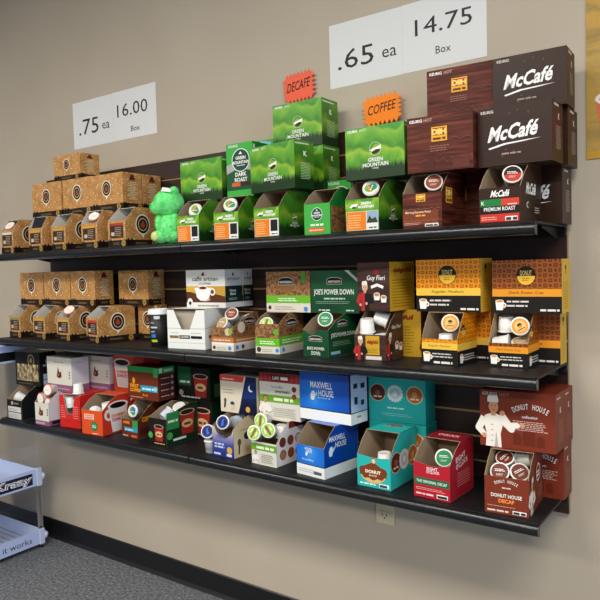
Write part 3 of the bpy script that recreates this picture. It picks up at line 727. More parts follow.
@style
def red8():
    def art_open(F, W, H, L, h):
        if 'front' in F:
            f = F['front']; f.text("EIGHT", .52, .84, .09, W_, w=.3, bold=.015, rot=.05); f.text("O'CLOCK", .54, .75, .08, W_, w=.36, bold=.015, rot=.05); f.rect(.02, .36, .98, .56, '#1b6a44'); f.text('THE ORIGINAL DECAF', .5, .46, .08, W_, w=.84, bold=.012)
            f.lines(.06, .22, .9, .31, 2, '#e8b0ae', .35); f.lines(.06, .08, .55, .16, 1, '#f0d0ce', .6); f.rect(.64, .05, .94, .16, '#f4f0ee'); f.lines(.66, .06, .92, .15, 1, '#333333', .8)
        if 'right' in F:
            f = F['right']; f.text('EIGHT', .45, .72, .1, W_, w=.4, bold=.015, rot=.15); f.text("O'CLOCK", .5, .6, .1, W_, w=.5, bold=.015, rot=.15); f.lines(.3, .2, .9, .48, 6, '#d88a8a', .35)
        if 'top' in F: F['top'].text("O'CLOCK", .5, .75, .14, '#f0c8c8', w=.6, bold=.04)
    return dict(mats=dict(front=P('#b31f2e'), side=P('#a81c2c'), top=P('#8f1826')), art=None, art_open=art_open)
@style
def dhouse():
    br = '#7a3220'
    def baker(f, u, v, h, pose='raise'):
        f.man(u, v, h, '#d0946c', '#4a2a1c', '#ece6dc', hat=P('#d8d4cc'), trim=P('#b9b0a6'), pose=pose)
    def houses(f, v0, m):
        for a, b, c in ((.45, .56, .3), (.58, .74, .42), (.76, .86, .28)): f.poly([(a, v0), (b, v0), (b, v0+c*.55), ((a+b)/2, v0+c*.72), (a, v0+c*.55)], m); f.k -= 1
        f.k += 1
    def art(F, W, H, L):
        f = F['front']; f.text('KEURIG', .14, .93, .06, '#d8c8c0', bold=.03); f.text('HOT', .34, .93, .06, '#b08a7c'); houses(f, .08, '#652616'); f.arched('DONUT HOUSE', .68, .76, .6, .095, W_, .98); f.text('collection', .67, .58, .05, W_, w=.2, shear=.2); f.lines(.45, .34, .92, .52, 6, '#d8b8ac', .4); baker(f, .19, -.0, .95)
        f = F['right']; f.rect(.1, .9, .5, .93, '#c8a89c'); f.text('K', .5, .7, .1, '#e0ccc4', bold=.05); f.lines(.3, .15, .8, .55, 9, '#a8705e', .35)
    def art_open(F, W, H, L, h):
        if 'front' in F:
            f = F['front']; f.arched('DONUT HOUSE', .5, .9, .62, .085, W_, .95); f.lines(.4, .7, .6, .74, 1, '#e0ccc4', .8); f.text('DONUT HOUSE', .5, .5, .1, W_, w=.7, bold=.015); f.text('DECAF', .5, .36, .11, '#f08a3c', w=.36, bold=.05); f.lines(.06, .2, .7, .24, 1, '#c89a88', .5); f.lines(.06, .06, .55, .14, 1, '#e0ccc4', .6); f.rect(.64, .04, .95, .14, '#f0ece8'); f.lines(.66, .05, .93, .13, 1, '#333333', .8)
        if 'right' in F:
            f = F['right']; baker(f, .2, .0, .66, 'fold'); f.arc(.6, .62, .16, '#d8c8c0'); f.arc(.6, .62, .13, br); f.lines(.5, .56, .7, .68, 2, '#f0ece8', .5); f.lines(.55, .15, .92, .4, 5, '#a8705e', .35)
    return dict(mats=dict(front=P(br), side=P('#74301f')), art=art, art_open=art_open)
@style
def wellness():
    def coffees(f, us, vs, r):
        cs = ('#6a3a24', '#7a4a30', '#b9bab8', '#b07a4a', '#8a5232', '#3a2a24'); i = 0
        for v in vs:
            for u in us: f.arc(u, v, r*1.2, '#9a2a30'); f.arc(u, v, r, cs[i % 6]); i += 1
    def art(F, W, H, L):
        f = F['front']; f.rect(0, .8, 1, 1, '#8f2a2a')
        for i in range(9): f.rect(.03+i*.11, .8, .08+i*.11, 1, '#a83a36'); f.k -= 1
        f.k += 1; f.rect(.3, .84, .74, .95, '#5a1c1e'); f.text('CAFE', .42, .895, .07, W_, w=.17); f.rect(.54, .86, .72, .93, '#e8d8d4'); f.text('The Coffee', .44, .70, .055, '#7a7a74', w=.3, bold=0); f.text('SWEETENED', .58, .60, .05, '#2a2a28', w=.36, bold=.02)
        f.rect(0, .36, 1, .52, '#6aa32e'); f.lines(.36, .4, .84, .48, 1, '#e8f4d0', .8); coffees(f, (.87,), (.68, .52), .05); f.man(.15, .0, .56, '#c89068', '#3a241a', '#eceae4'); f.lines(.36, .06, .94, .28, 5, '#a8a49a', .3)
    def art_open(F, W, H, L, h):
        if 'front' in F:
            f = F['front']; f.rect(0, .62, 1, .92, '#6aa32e'); f.lines(.2, .7, .9, .84, 1, '#e8f4d0', .8); f.man(.17, .02, .66, '#c89068', '#3a241a', '#eceae4'); f.lines(.4, .14, .9, .54, 5, '#9a968c', .35)
        if 'right' in F:
            f = F['right']; f.poly([(.45, .84), (1, .84), (1, 1), (.45, 1)], '#8f2a2a'); coffees(f, (.22, .5, .78), (.56, .26), .1)
    return dict(mats=dict(front=P('#d8d6ca'), side=P('#e8e6e2')), art=art, art_open=art_open)
@style
def moon():
    def spoon(f, u, v, h): f.poly([(u-.02, v), (u+.02, v), (u+.05, v+h), (u, v+h*1.1)], '#2a2626'); f.arc(u+.02, v+h, h*.22, '#5a5450', ry=h*.3)
    def art(F, W, H, L):
        f = F['front']; f.poly([(.5, 0), (1, 0), (1, 1), (.72, 1)], '#101c44'); f.poly([(.62, .4), (1, .45), (1, .85), (.72, .85)], '#16306e')
        f.poly([(.56, .1), (.62, .3), (.68, .16), (.74, .36), (.82, .18), (.9, .34), (1, .2), (1, 0), (.52, 0)], '#0b1230')
        f.poly([(0, .84), (.64, .84), (.68, 1), (0, 1)], '#c8403c'); f.lines(.06, .88, .4, .95, 1, '#f0c8c0', .5)
        f.arc(.85, .7, .09, '#e8ecf4'); f.arc(.89, .73, .085, '#13265c'); f.arc(.76, .14, .075, '#d8a850'); f.lines(.08, .52, .4, .68, 2, '#b0a490', .3); spoon(f, .12, .12, .2); f.arc(.34, .26, .07, '#2a3a6a', ry=.05); f.rect(.29, .1, .39, .22, '#d0c8b8')
    def art_open(F, W, H, L, h):
        if 'front' in F:
            f = F['front']; f.rect(.1, .36, .62, .52, '#b8c4e8') if False else f.lines(.1, .3, .6, .5, 2, '#c4cdea', .6); f.lines(.06, .06, .4, .16, 1, '#c4cdea', .7); f.arc(.8, .26, .12, '#d8a850'); f.text('PEETS', .42, .68, .13, '#5a62a8', w=.4, bold=.02); f.rect(.66, .05, .9, .14, '#d8dcec')
        if 'right' in F:
            f = F['right']; spoon(f, .16, .08, .3); f.arc(.42, .5, .1, '#1c2848', ry=.1); f.arc(.44, .16, .07, '#d8a850'); f.lines(.2, .66, .8, .7, 1, '#8a8070', .4); f.rect(.36, .24, .5, .38, '#cfc6b4')
    return dict(mats=dict(front=P('#ddd2bc'), side=P('#d9c9a6')), art=art, art_open=art_open)
@style
def moon_open(): s = STY['moon'](); s['mats'] = dict(front='navygrad', side=P('#d9c9a6')); return s
@style
def tim():
    def cup(f, u, v, h):
        q = f.h/f.w
        f.poly([(u-.3*q*h, v), (u+.3*q*h, v), (u+.4*q*h, v+h*.88), (u-.4*q*h, v+h*.88)], '#a52a22'); f.arc(u, v+h*.88, .42*h, '#c8a890', ry=.12*h); f.arc(u, v+h*.88, .36*h, '#2a1410', ry=.09*h); f.arc(u, v+h*.42, .3*h, '#d8bc84', ry=.17*h); f.lines(u-.18*q*h, v+.36*h, u+.18*q*h, v+.5*h, 1, '#8a2a20', .7)
    def art(F, W, H, L):
        f = F['front']; f.rect(0, .42, .42, 1, '#1d5a34'); f.lines(.06, .5, .38, .62, 1, '#cfe0d0', .6); cup(f, .72, .1, .72); f.lines(.1, .06, .7, .14, 1, '#c8c8c0', .5); f.arc(.1, .2, .09, '#a8a88a')
        f = F['right']; f.rect(.3, .1, .9, .5, '#4a7a50')
    def art_open(F, W, H, L, h):
        if 'front' in F:
            f = F['front']; cup(f, .58, .16, .62); f.arc(.1, .36, .12, '#4aa050'); f.lines(.3, .06, .9, .14, 1, '#c8a05a', .5)
        if 'right' in F:
            f = F['right']; f.rect(.02, .42, .4, .86, '#2f8a46'); f.lines(.06, .6, .36, .7, 1, '#e0f0e0', .6); cup(f, .66, .2, .66); f.arc(.1, .26, .1, '#4aa050'); f.rect(.2, .1, .6, .16, '#e8e8e4')
    return dict(mats=dict(front=P('#161513'), side=P('#12321c')), art=art, art_open=art_open)
@style
def bold():
    def art(F, W, H, L):
        f = F['front']; f.rect(0, .84, 1, 1, '#23803f'); f.rect(.86, .72, 1, .98, '#35a050'); f.rect(.42, .26, .98, .44, '#2a9fc0'); f.lines(.48, .31, .86, .39, 1, '#d8f0f6', .7); f.arc(.91, .35, .07, '#8fd0e0')
        f.text('FIRST', .22, .4, .12, '#e8951e', w=.3, bold=.05); f.text('COFFEE', .24, .27, .11, '#e8951e', w=.36, bold=.05); f.arc(.2, .56, .06, '#e8951e', ry=.1); f.lines(.08, .05, .5, .1, 1, '#c89a80', .5); f.text('Bold', .58, .15, .08, '#e8951e', w=.16)
        f = F['right']; f.rect(0, .82, 1, 1, '#2f9a50'); f.rect(.06, .84, .26, .98, '#c8e8d0'); f.rect(.36, .86, .9, .94, '#9fd8b0')
        for i in range(4): f.rect(.1, .08+i*.18, .94, .2+i*.18, '#4a1c20'); f.rect(.76, .1+i*.18, .9, .18+i*.18, '#b8a0a8'); f.lines(.16, .12+i*.18, .66, .17+i*.18, 1, '#d8b8b8', .5)
    def art_open(F, W, H, L, h):
        if 'front' in F:
            f = F['front']; f.rect(.68, .56, 1, .98, '#2f9a50'); f.text('COFFEE', .3, .82, .16, '#e8951e', w=.4, bold=.05); f.rect(.16, .34, .98, .56, '#2a9fc0'); f.lines(.22, .4, .7, .5, 1, '#d8f0f6', .7); f.lines(.06, .06, .4, .16, 1, '#d8b8a8', .6); f.rect(.6, .05, .94, .18, '#c86a3a')
        if 'right' in F:
            f = F['right']; f.text('COFFEE', .34, .5, .14, '#e8951e', w=.36, bold=.05); f.rect(.1, .1, .8, .28, '#4a1c20')
    return dict(mats=dict(front=P('#6a2c16'), side=P('#5a2a1a')), art=art, art_open=art_open)
@style
def dunk():
    def mug(f, u, v, h, handle=True):
        q = f.h/f.w
        if handle: f.arc(u-.42*q*h, v+.62*h, .2*h, '#f0ece8'); f.arc(u-.42*q*h, v+.6*h, .1*h, '#d84a2a')
        f.poly([(u-.28*q*h, v), (u+.28*q*h, v), (u+.44*q*h, v+.9*h), (u-.44*q*h, v+.9*h)], '#f0ece8'); f.arc(u, v+.9*h, .46*h, '#f0ece8', ry=.15*h); f.arc(u, v+.9*h, .36*h, '#1a100c', ry=.1*h)
        f.text("DUNKIN'", u, v+.56*h, .12*h, '#e07a3a', w=.6*q*h, bold=.05); f.text('DONUTS', u, v+.42*h, .12*h, '#d0406a', w=.56*q*h, bold=.05)
    def art(F, W, H, L): mug(F['front'], .29, .06, .8, False); F['front'].poly([(.5, .3), (1, .5), (1, 1), (.7, 1)], '#b82a2c')
    def art_open(F, W, H, L, h):
        if 'front' in F:
            f = F['front']; f.rect(.12, .62, .6, .84, '#f0c8b0'); f.text("DUNKIN'", .36, .78, .07, '#e06a2a', w=.4, bold=.05); f.text('DONUTS', .36, .68, .07, '#d0406a', w=.36, bold=.05); f.wobble(.6, .36, .2, '#1f7a44', 12, .04); f.arc(.6, .36, .13, '#3a9a5c'); f.lines(.5, .3, .7, .42, 2, '#d8f0e0', .5); f.lines(.5, .04, .8, .1, 1, '#f0d0c0', .6)
        if 'right' in F: mug(F['right'], .57, .04, .78)
    return dict(mats=dict(front=P('#dd5022'), side=P('#d03a26')), art=art, art_open=art_open)
@style
def vred():
    def art_open(F, W, H, L, h):
        if 'front' in F:
            f = F['front']
            for i in range(6): f.rect(.06, .3+i*.07, .3-.02*i, .315+i*.07, '#e8a09a'); f.rect(.66, .3+i*.07, .92, .315+i*.07, '#e8a09a'); f.k -= 2
            f.k += 2; f.rect(0, .2, 1, .212, '#a81a1a')
        if 'right' in F: F['right'].rect(0, .2, 1, .212, '#a81a1a')
    return dict(mats=dict(front=P('#cf2622')), art=None, art_open=art_open)
@style
def figure_white():
    def logo(f, u, v, h):
        q = f.h/f.w
        f.arc(u, v, h*.34, '#5a2a1c', ry=h*.2); f.poly([(u-.3*q*h, v), (u-.12*q*h, v+h*.7), (u+.05*q*h, v+h*.25), (u+.35*q*h, v+h*.35), (u+.2*q*h, v-.1*h)], '#5a2a1c'); f.arc(u-.1*q*h, v+h*.05, h*.12, '#b86a3a')
    def art(F, W, H, L):
        f = F['front']; f.rect(0, 0, 1, .2, '#8a5a78'); f.lines(.04, .06, .9, .14, 1, '#b898ac', .5); logo(f, .5, .46, .36); f.lines(.3, .84, .7, .9, 1, '#b0aca4', .5)
        for i in range(3): f.rect(.9, .4+.08*i, .94, .44+.08*i, '#4a463e')
        f = F['right']; f.rect(0, 0, 1, .2, '#8a5a78'); f.lines(.3, .84, .7, .9, 1, '#b0b4c4', .5)
    def art_open(F, W, H, L, h):
        if 'front' in F:
            f = F['front']; f.rect(0, 0, 1, .2, '#8a5a78'); logo(f, .42, .52, .5); f.rect(.04, .04, .7, .14, '#b898ac')
            for i in range(3): f.rect(.86, .45+.12*i, .93, .52+.12*i, '#4a463e')
        if 'right' in F: f = F['right']; f.rect(0, 0, 1, .16, '#8a5a78'); f.rect(.1, .03, .6, .14, '#1c1c24')
    return dict(mats=dict(front=P('#d9d5c8'), side=P('#d3d4da')), art=art, art_open=art_open)
@style
def blackphoto():
    def art(F, W, H, L):
        f = F['front']; f.rect(.06, .14, .94, .64, 'sepia'); f.arc(.66, .76, .16, '#8a7c58', ry=.18); f.arc(.66, .76, .12, '#26221c', ry=.14); f.arc(.66, .76, .06, '#8a7c58', ry=.07); f.lines(.1, .05, .7, .1, 1, '#6a604c', .5)
        f = F['right']; f.rect(.2, .04, .9, .18, '#b9c4d8'); f.rect(.2, .2, .9, .36, '#a8b4cc'); f.arc(.5, .72, .09, '#a8b4cc'); f.rect(.2, .58, .8, .64, '#a8b4cc')
    def art_open(F, W, H, L, h):
        if 'front' in F:
            f = F['front']; f.rect(.06, .05, .94, .36, '#cfd0cc'); f.rect(.06, .4, .94, .66, '#d8d8d4'); f.arc(.36, .84, .1, '#b8b09a'); f.rect(.5, .8, .8, .87, '#8f8a7c'); f.lines(.12, .12, .8, .3, 3, '#8a8a86', .3); f.lines(.12, .46, .8, .6, 2, '#8a8a86', .3)
    return dict(mats=dict(front=P('#1a1918'), side=P('#15161a')), art=art, art_open=art_open)


# ---------------------------------------------------------------- pods
PODST = dict(green=('#dedede', '#7fae72'), brown=('#efece6', '#6a2f22'), choc=('#f0eeea', '#8a4a30'), orange=('#f4f2ee', '#e0a03a'), red=('#f0eeea', '#c23a2c'), kelly=('#f2f2ee', '#1f8a56'),
             lime=('#f0f2ea', '#a6cf5a'), star=('#eef0f4', '#2a4a9a'), coral=('#e0704a', '#f0ece6'), multi=('#f0f0ee', '#4a8aa0'), white=('#f2f2f0', '#dcdad4'), peach=('#e88a64', '#f2e8de'), tan=('#f2f0ec', '#b89a6c'))
PODM = {}
def pod(label, group, loc, n, st, spin=0.0, cupcol='#e9e9e6'):
    """single-serve pod: lid centre at loc, lid facing n"""
    root = empty('coffee_pod', loc)
    root.rotation_euler = (Vector(n).to_track_quat('Z', 'Y') @ Matrix.Rotation(spin, 3, 'Z').to_quaternion()).to_euler()
    key = (st, cupcol)
    if key not in PODM:
        q = MB(); q.lathe([(.0178, -.0436), (.0186, -.044), (.0193, -.043), (.0208, -.026), (.0215, -.0255), (.0226, -.0042), (.0226, -.0036)][::1], M('plastic_'+cupcol, cupcol, .35, .5), 32)
        a = q.build('cup', root, merge=True)
        q = MB(); rim, fill = PODST[st]
        q.lathe([(.0226, -.0035), (.0252, -.0033), (.0256, -.0022), (.0252, -.001), (.0242, 0)], M('rim_'+rim, rim, .35, .5), 36)
        f = Face(q, (-.025, -.025, 0), (1, 0, 0), (0, 1, 0), (0, 0, 1), .05, .05, .0002)
        f.arc(.5, .5, .43, fill, seg=36)
        rd = random.Random(st)
        if st in ('green', 'multi'):
            f.arc(.5, .5, .42, '#dfe6d6', seg=36); f.arc(.46, .56, .26, '#6aa84e', ry=.3, rot=.4); f.arc(.6, .42, .2, '#2f8a5c', ry=.26, rot=.4); f.limb([(.3, .36), (.46, .6), (.6, .76)], .07, .05, P('#e08a36'))
            if st == 'multi': f.arc(.6, .6, .2, '#3a7ab8', ry=.26, rot=.5)
            f.lines(.34, .42, .7, .5, 1, '#f0f0ea', .7)
        elif st == 'star':
            f.arc(.5, .5, .34, '#16224e', seg=30); f.poly([(.4, .24), (.62, .3), (.56, .6), (.66, .76), (.44, .7)], '#3a6ad0')
        elif st == 'lime':
            f.poly([(.4, .14), (.54, .14), (.62, .84), (.44, .84)], '#8a5a48'); f.poly([(.2, .4), (.3, .38), (.36, .7), (.28, .74)], '#e4f0c8'); f.poly([(.68, .3), (.78, .4), (.76, .66), (.68, .64)], '#e4f0c8')
        elif st == 'orange':
            f.arc(.5, .5, .3, '#eec076', seg=30); f.arc(.5, .54, .13, '#3a2a1a', t0=0, t1=PI); f.arc(.5, .54, .12, '#d88a1e', t0=PI, t1=2*PI); f.lines(.3, .3, .7, .4, 1, '#8a5a1a', .6)
        elif st in ('red', 'kelly', 'brown', 'choc', 'tan'):
            if st == 'red': f.arc(.5, .5, .425, '#2a1814', t0=0.1, t1=PI+.1); 
            f.lines(.24, .52, .76, .68, 2, '#f0ece4', .5); f.lines(.32, .3, .68, .42, 2, '#e4d4c8', .45)
        elif st in ('coral', 'peach'):
            f.lines(.3, .4, .7, .6, 2, '#c8ccd8', .4)
        b = q.build('lid', root)
        PODM[key] = (a.data, b.data)
    else:
        for nm, me in zip(('cup', 'lid'), PODM[key]):
            o = bpy.data.objects.new(nm, me); COL.objects.link(o); o.parent = root
    return tag(root, label, 'coffee pod', group)

# ---------------------------------------------------------------- TOP SHELF
e = .0004
T1, T2, T3 = Z1+e, Z1+.1515+e, Z1+.302+e
g = 'kraft dispenser cartons on the top shelf'
opened('kraft open carton at the far left end of the top shelf', g, -2.398, -.293, T1, -2, .104, .151, .15, .105, .032, 'kraft', straight=True, inner='#cfcbc0', edge='#d8d4c8')
kf = opened('kraft open carton second from left on top shelf, black flap standing inside', g, -2.172, -.298, T1, -2, .106, .151, .155, .101, .028, 'kraft', straight=True, inner='#cfcbc0')
opened('kraft open carton third from left on top shelf, pale inside showing', g, -2.006, -.298, T1, -2, .104, .151, .155, .101, .035, 'kraft', straight=True, inner='#cfcbc0')
opened('kraft open carton on top shelf with an orange-rimmed pod, fourth from left', g, -1.803, -.298, T1, -2, .106, .151, .16, .1, .03, 'kraft', straight=True, inner='#cfcbc0', edge='#d89a3a')
opened('kraft open carton right beside the green plush toy, red-topped label', g, -1.634, -.300, T1, -1.5, .106, .151, .16, .1, .052, 'kraft', straight=True, inner='#cfcbc0', edge='#a83a2c')
q = MB(); q.prism([Vector((.004, .012, .1)), Vector((.100, .012, .1)), Vector((.097, .03, .147)), Vector((.008, .03, .158))], Vector((0, .0015, 0)), P('#15161a')); q.build('torn_flap', kf, merge=True)
g = 'closed kraft cartons on the top shelf'
closed('closed kraft carton at the left end of the upper top-shelf row', g, -2.236, -.232, T2, 0, .214, .15, .1, 'kraft')
closed('closed kraft carton in the middle of the upper top-shelf row', g, -2.0145, -.228, T2, 0, .197, .15, .1, 'kraft')
closed('closed kraft carton at the right of the upper top-shelf row, side panel showing', g, -1.815, -.232, T2, 0, .194, .147, .1, 'kraft')
closed('closed kraft carton lying alone on top of the kraft stack', g, -2.074, -.226, T3, 0, .183, .106, .1, 'kraft')
closed('closed kraft carton tucked behind the right end of the upper kraft row', g, -1.815, -.128, T2, 0, .194, .147, .1, 'kraft')
closed('closed kraft carton on the top shelf behind the open ones', g, -1.816, -.122, T1, 0, .194, .151, .098, 'kraft')

g = 'green landscape open cartons on the top shelf'
o1 = opened('green landscape open carton right next to the plush toy', g, -1.250, -.304, T1, 2, .104, .151, .16, .094, .062, 'land')
opened('green landscape open carton second to the right of the plush toy', g, -1.080, -.297, T1, 3, .106, .151, .16, .094, .06, 'land')
opened('green landscape open carton with empty bay, third right of the plush toy', g, -.899, -.302, T1, -1.8, .105, .151, .16, .095, .056, 'land')
opened('bright green open carton with a dark round badge', None, -.704, -.296, T1, -.7, .095, .141, .155, .093, .058, 'lightgreen')
opened('green landscape open carton beside the dark brown one, mountain photo on label', g, -.550, -.304, T1, -1, .112, .151, .165, .094, .06, 'land', pic='photo')
g = 'green landscape cartons'
closed('green landscape carton at the left, standing above the plush toy', g, -1.323, -.206, T2, 0, .205, .15, .09, 'land')
closed('green landscape carton turned to show its right side, below the topmost one', g, -.952, -.247, T2, -9.5, .209, .15, .088, 'land')
closed('green landscape carton on the very top of its stack under the red sign', g, -.930, -.146, T3+.0005, .5, .2, .152, .1, 'land')
closed('green landscape carton directly beneath the topmost green one, mostly hidden', g, -.934, -.140, T2, 0, .203, .151, .1, 'land')
closed('green landscape carton below the orange sign', g, -.556, -.286, T2, 0, .191, .149, .1, 'land')
g = 'tall bright green cartons'
closed('tall bright green carton with a dark round badge, behind the landscape cartons', g, -1.096, -.204, T2, 0, .119, .186, .09, 'lightgreen')
closed('tall bright green carton with pale blue on top, left of the topmost landscape carton', g, -1.062, -.103, T2, 0, .109, .206, .078, 'lightgreen', blue=True)
closed('short bright green carton behind the gap between two open green cartons', g, -.7295, -.12, T1, 0, .09, .182, .095, 'lightgreen')
g = 'cartons stocked at the back of the top shelf'
closed('green landscape carton at the back of the shelf under the tall bright green ones', g, -1.148, -.122, T1, 0, .2, .1515, .098, 'land')
closed('green landscape carton at the back of the shelf under the stack of two', g, -.942, -.122, T1, 0, .187, .1515, .098, 'land')

opened('dark red-brown wood-print open carton with yellow badge', None, -.366, -.300, T1, -.5, .115, .151, .165, .095, .056, 'dhwood')
g = 'dark wood-print cartons'
closed('wood-print brown carton with yellow badge, lower of the two stacked', g, -.354, -.290, T2, 4, .184, .15, .1, 'dhwood')
closed('wood-print brown carton with yellow badge, upper one by the price sign', g, -.346, -.172, T3+.0027, 4, .191, .15, .1, 'dhwood')
closed('wood-print brown carton at the back, hidden under the upper one', g, -.352, -.12, T2, 0, .19, .151, .095, 'dhwood')
closed('wood-print brown carton at the very back of the top shelf', g, -.362, -.122, T1, 0, .178, .1515, .098, 'dhwood')
opened('dark chocolate-brown open carton with red and green label', None, -.147, -.303, T1, -1.3, .107, .151, .165, .09, .068, 'mc')
g = 'dark chocolate-brown cartons with white script'
closed('chocolate-brown carton with big white script, lower front one', g, -.169, -.250, T2, -1, .192, .152, .1, 'mc')
closed('chocolate-brown carton with big white script, topmost at the right', g, -.152, -.170, T3+.0025, 2, .189, .147, .1, 'mc')
closed('chocolate-brown carton behind the lower front one, only its end showing', g, -.16, -.132, T2, 0, .192, .152, .1, 'mc')
closed('chocolate-brown carton at the back right end of the top shelf', g, -.172, -.122, T1, 0, .186, .1515, .098, 'mc')

# pods on the top shelf
V = (.3, -.88, .38)
g = 'pods shown in top-shelf cartons'
pod('orange-rimmed pod standing in the leftmost open carton of the top shelf', g, (-2.353, -.276, 1.578), (.2, -.7, .7), 'peach')
pod('orange-rimmed pod tilted in the fourth kraft carton of the top shelf', g, (-1.7481, -0.2758, 1.5807), (.3, -.7, .65), 'coral')
pod('green-lidded pod in the open carton next to the plush toy', g, (-1.192, -.270, 1.565), V, 'green')
pod('green-lidded pod in the open carton below the tall bright green one', g, (-1.034, -.262, 1.572), V, 'green', .6)
pod('white and green pod in the open carton below the orange sign', g, (-.482, -.272, 1.577), V, 'green', 1.2)
pod('brown-lidded pod in the wood-print open carton', g, (-.288, -.267, 1.576), V, 'choc')
pod('black and red lidded pod in the chocolate-brown open carton', g, (-.070, -.272, 1.575), V, 'red')

# ---------------------------------------------------------------- MIDDLE SHELF
T1, T2 = Z2+e, Z2+.1475+e
TL = Z2+.1355+e
g = 'kraft dispenser cartons on the middle shelf'
for x, lab, ed, c_ in ((-2.434, 'kraft open carton at the left end of the middle shelf, green-topped label', '#7a8a5a', .045),
                   (-2.243, 'kraft open carton second from left on middle shelf, bare dark label', '#c79a3e', .058),
                   (-2.066, 'kraft open carton on middle shelf with a pink-rimmed pod', '#c7a04e', .058)):
    opened(lab, g, x, -.252, T1, -2, .096, .1475, .16, .101, c_, 'kraft', straight=True, inner='#cfcbc0', edge=ed)
opened('kraft open carton on middle shelf with a red-topped label, longest side showing', g, -1.862, -.250, T1, -9, .099, .1475, .172, .103, .06, 'kraft', straight=True, inner='#cfcbc0', edge='#c0392c')
g = 'closed kraft cartons on the middle shelf'
closed('closed kraft carton at the left end of the middle shelf row', g, -2.436, -.187, T2, 0, .182, .15, .1, 'kraft')
closed('closed kraft carton second from left in the middle shelf row', g, -2.245, -.187, T2, 0, .192, .15, .1, 'kraft')
closed('closed kraft carton third from left in the middle shelf row, pale side showing', g, -2.045, -.187, T2, 0, .166, .15, .1, 'kraft')
closed('closed kraft carton at the right end of the middle shelf row', g, -1.812, -.115, T2, 0, .184, .147, .092, 'kraft')
closed('closed kraft carton on the middle shelf left of the paper cup', g, -1.733, -.082, T1, 0, .117, .147, .057, 'kraft')
pod('pink-rimmed pod on the third kraft carton of the middle shelf', 'pods shown in middle-shelf cartons', (-2.015, -.222, 1.196), (.3, -.6, .75), 'peach')

vw = opened('wide white carton with a V-shaped notch cut in its front', None, -1.366, -.259, T1, 5, .177, .1472, .195, .143, .012, 'vwhite', inner='#b9b0a0', notch=[(.78, 1), (.6, .5), (.38, .5), (.18, 1)])
q = MB(); q.box((.006, .03, .002), (.168, .0316, .138), P('#b5ab9a')); q.build('inner_board', vw)
g = 'white cartons with a coffee cup picture'
closed('white carton with a coffee cup picture on the notched carton', g, -1.338, -.182, T2, 1, .193, .14, .096, 'breakfast')
closed('white carton standing behind the one with the cup picture, side showing', g, -1.337, -.078, T2, 0, .192, .14, .054, 'breakfast')
opened('brown and white open carton with loose pods, beside the notched white one', None, -1.162, -.240, T1, 0, .104, .132, .142, .083, .112, 'harvest')
opened('bean-print open carton with a lime green band', None, -.964, -.234, T1, 2, .1, .1352, .148, .1, .067, 'organic')
closed('bean-print closed carton with a lime green band', None, -.976, -.152, TL, 0, .187, .139, .098, 'organic')
opened('dark green open carton beneath the dark green closed one', None, -.769, -.228, T1, -6, .105, .1352, .148, .087, .09, 'joe', lip=[(.62, 1), (.5, .86), (.3, .82), (.12, .94)])
closed('dark green closed carton with large white lettering', None, -.785, -.152, TL, 0, .184, .139, .098, 'joe')
opened('dark wood-print open carton with a cook picture, full of white pods', None, -.575, -.228, T1, .8, .107, .1472, .118, .078, .075, 'guy')
closed('dark wood-print closed carton with a cook picture and yellow side', None, -.579, -.196, T2, -4, .116, .149, .147, 'guy')
@style
def guyback():
    s = STY['guy'](); a = s['art']
    def art(F, W, H, L): a({'front': F['right'], 'right': F['front']}, W, H, L)
    return dict(mats=s['mats'], art=art, art_open=None)
closed('yellow-fronted carton behind the open one with the cook picture', None, -.598, -.103, T1, 0, .187, .1472, .078, 'guyback')
g = 'yellow donut-pattern cartons'
opened('yellow pattern open carton with an orange-lidded pod', g, -.352, -.224, T1, -3.5, .111, .1472, .125, .074, .045, 'donut_open')
closed('yellow pattern closed carton on top of the yellow open one', g, -.391, -.172, T2, 0, .196, .152, .094, 'donut')
closed('yellow pattern carton behind the yellow open one', g, -.386, -.09, T1, 0, .19, .1472, .066, 'donut')
g = 'brown donut-pattern cartons'
kw = dict(pat='donut_brown', band='#e8982a', word='Dark Roast Cup')
opened('brown pattern open carton with orange band, full of white pods', g, -.167, -.192, T1, 0, .108, .1472, .1, .066, .055, 'donut_open', **kw)
closed('brown pattern closed carton with orange band, right end of middle shelf', g, -.162, -.170, T2, 1, .184, .144, .096, 'donut', **kw)
closed('brown pattern carton behind the open one at the middle shelf end', g, -.192, -.089, T1, 0, .19, .1472, .066, 'donut', **kw)

g = 'pods shown in middle-shelf cartons'
pod('green-lidded pod at the front of the bean-print open carton', g, (-0.9289, -0.2181, 1.1636), (.25, -.85, .45), 'lime')
pod('white and green pod at the front edge of the dark green open carton', g, (-.700, -.200, 1.184), (.3, -.85, .4), 'kelly')
pod('brown-lidded pod on top of the brown and white open carton', g, (-1.1032, -0.1953, 1.1947), (.25, -.75, .6), 'choc')
pod('brown-lidded pod lower left in the brown and white open carton', g, (-1.134, -.214, 1.160), (-.1, -.8, .55), 'tan')
pod('grey pod lying at the back of the brown and white open carton', g, (-1.0856, -0.1059, 1.1674), (0, 1, .1), 'white', 0, '#b9b6b0')
pod('white pod upside down, upper left in the carton with the cook picture', g, (-0.5482, -0.1936, 1.1450), (0, .1, -1), 'white')
pod('white pod lying in the upper right of the carton with the cook picture', g, (-0.4993, -0.1502, 1.1782), (.75, .3, -.3), 'white')
pod('white pod upside down, lower left of the carton with the cook picture', g, (-.545, -.198, 1.1), (0, .1, -1), 'white')
pod('white pod upside down, lower right of the carton with the cook picture', g, (-0.4952, -0.1982, 1.0992), (.1, .1, -1), 'white')
pod('orange-lidded pod facing out of the yellow open carton', g, (-.278, -.192, 1.182), (.3, -.92, .2), 'orange')
pod('white pod under the orange-lidded pod in the yellow open carton', g, (-.292, -.190, 1.106), (0, .05, -1), 'white')
pod('orange-lidded pod facing out of the brown pattern open carton', g, (-0.0847, -0.1771, 1.1770), (.3, -.9, .15), 'orange', .5)
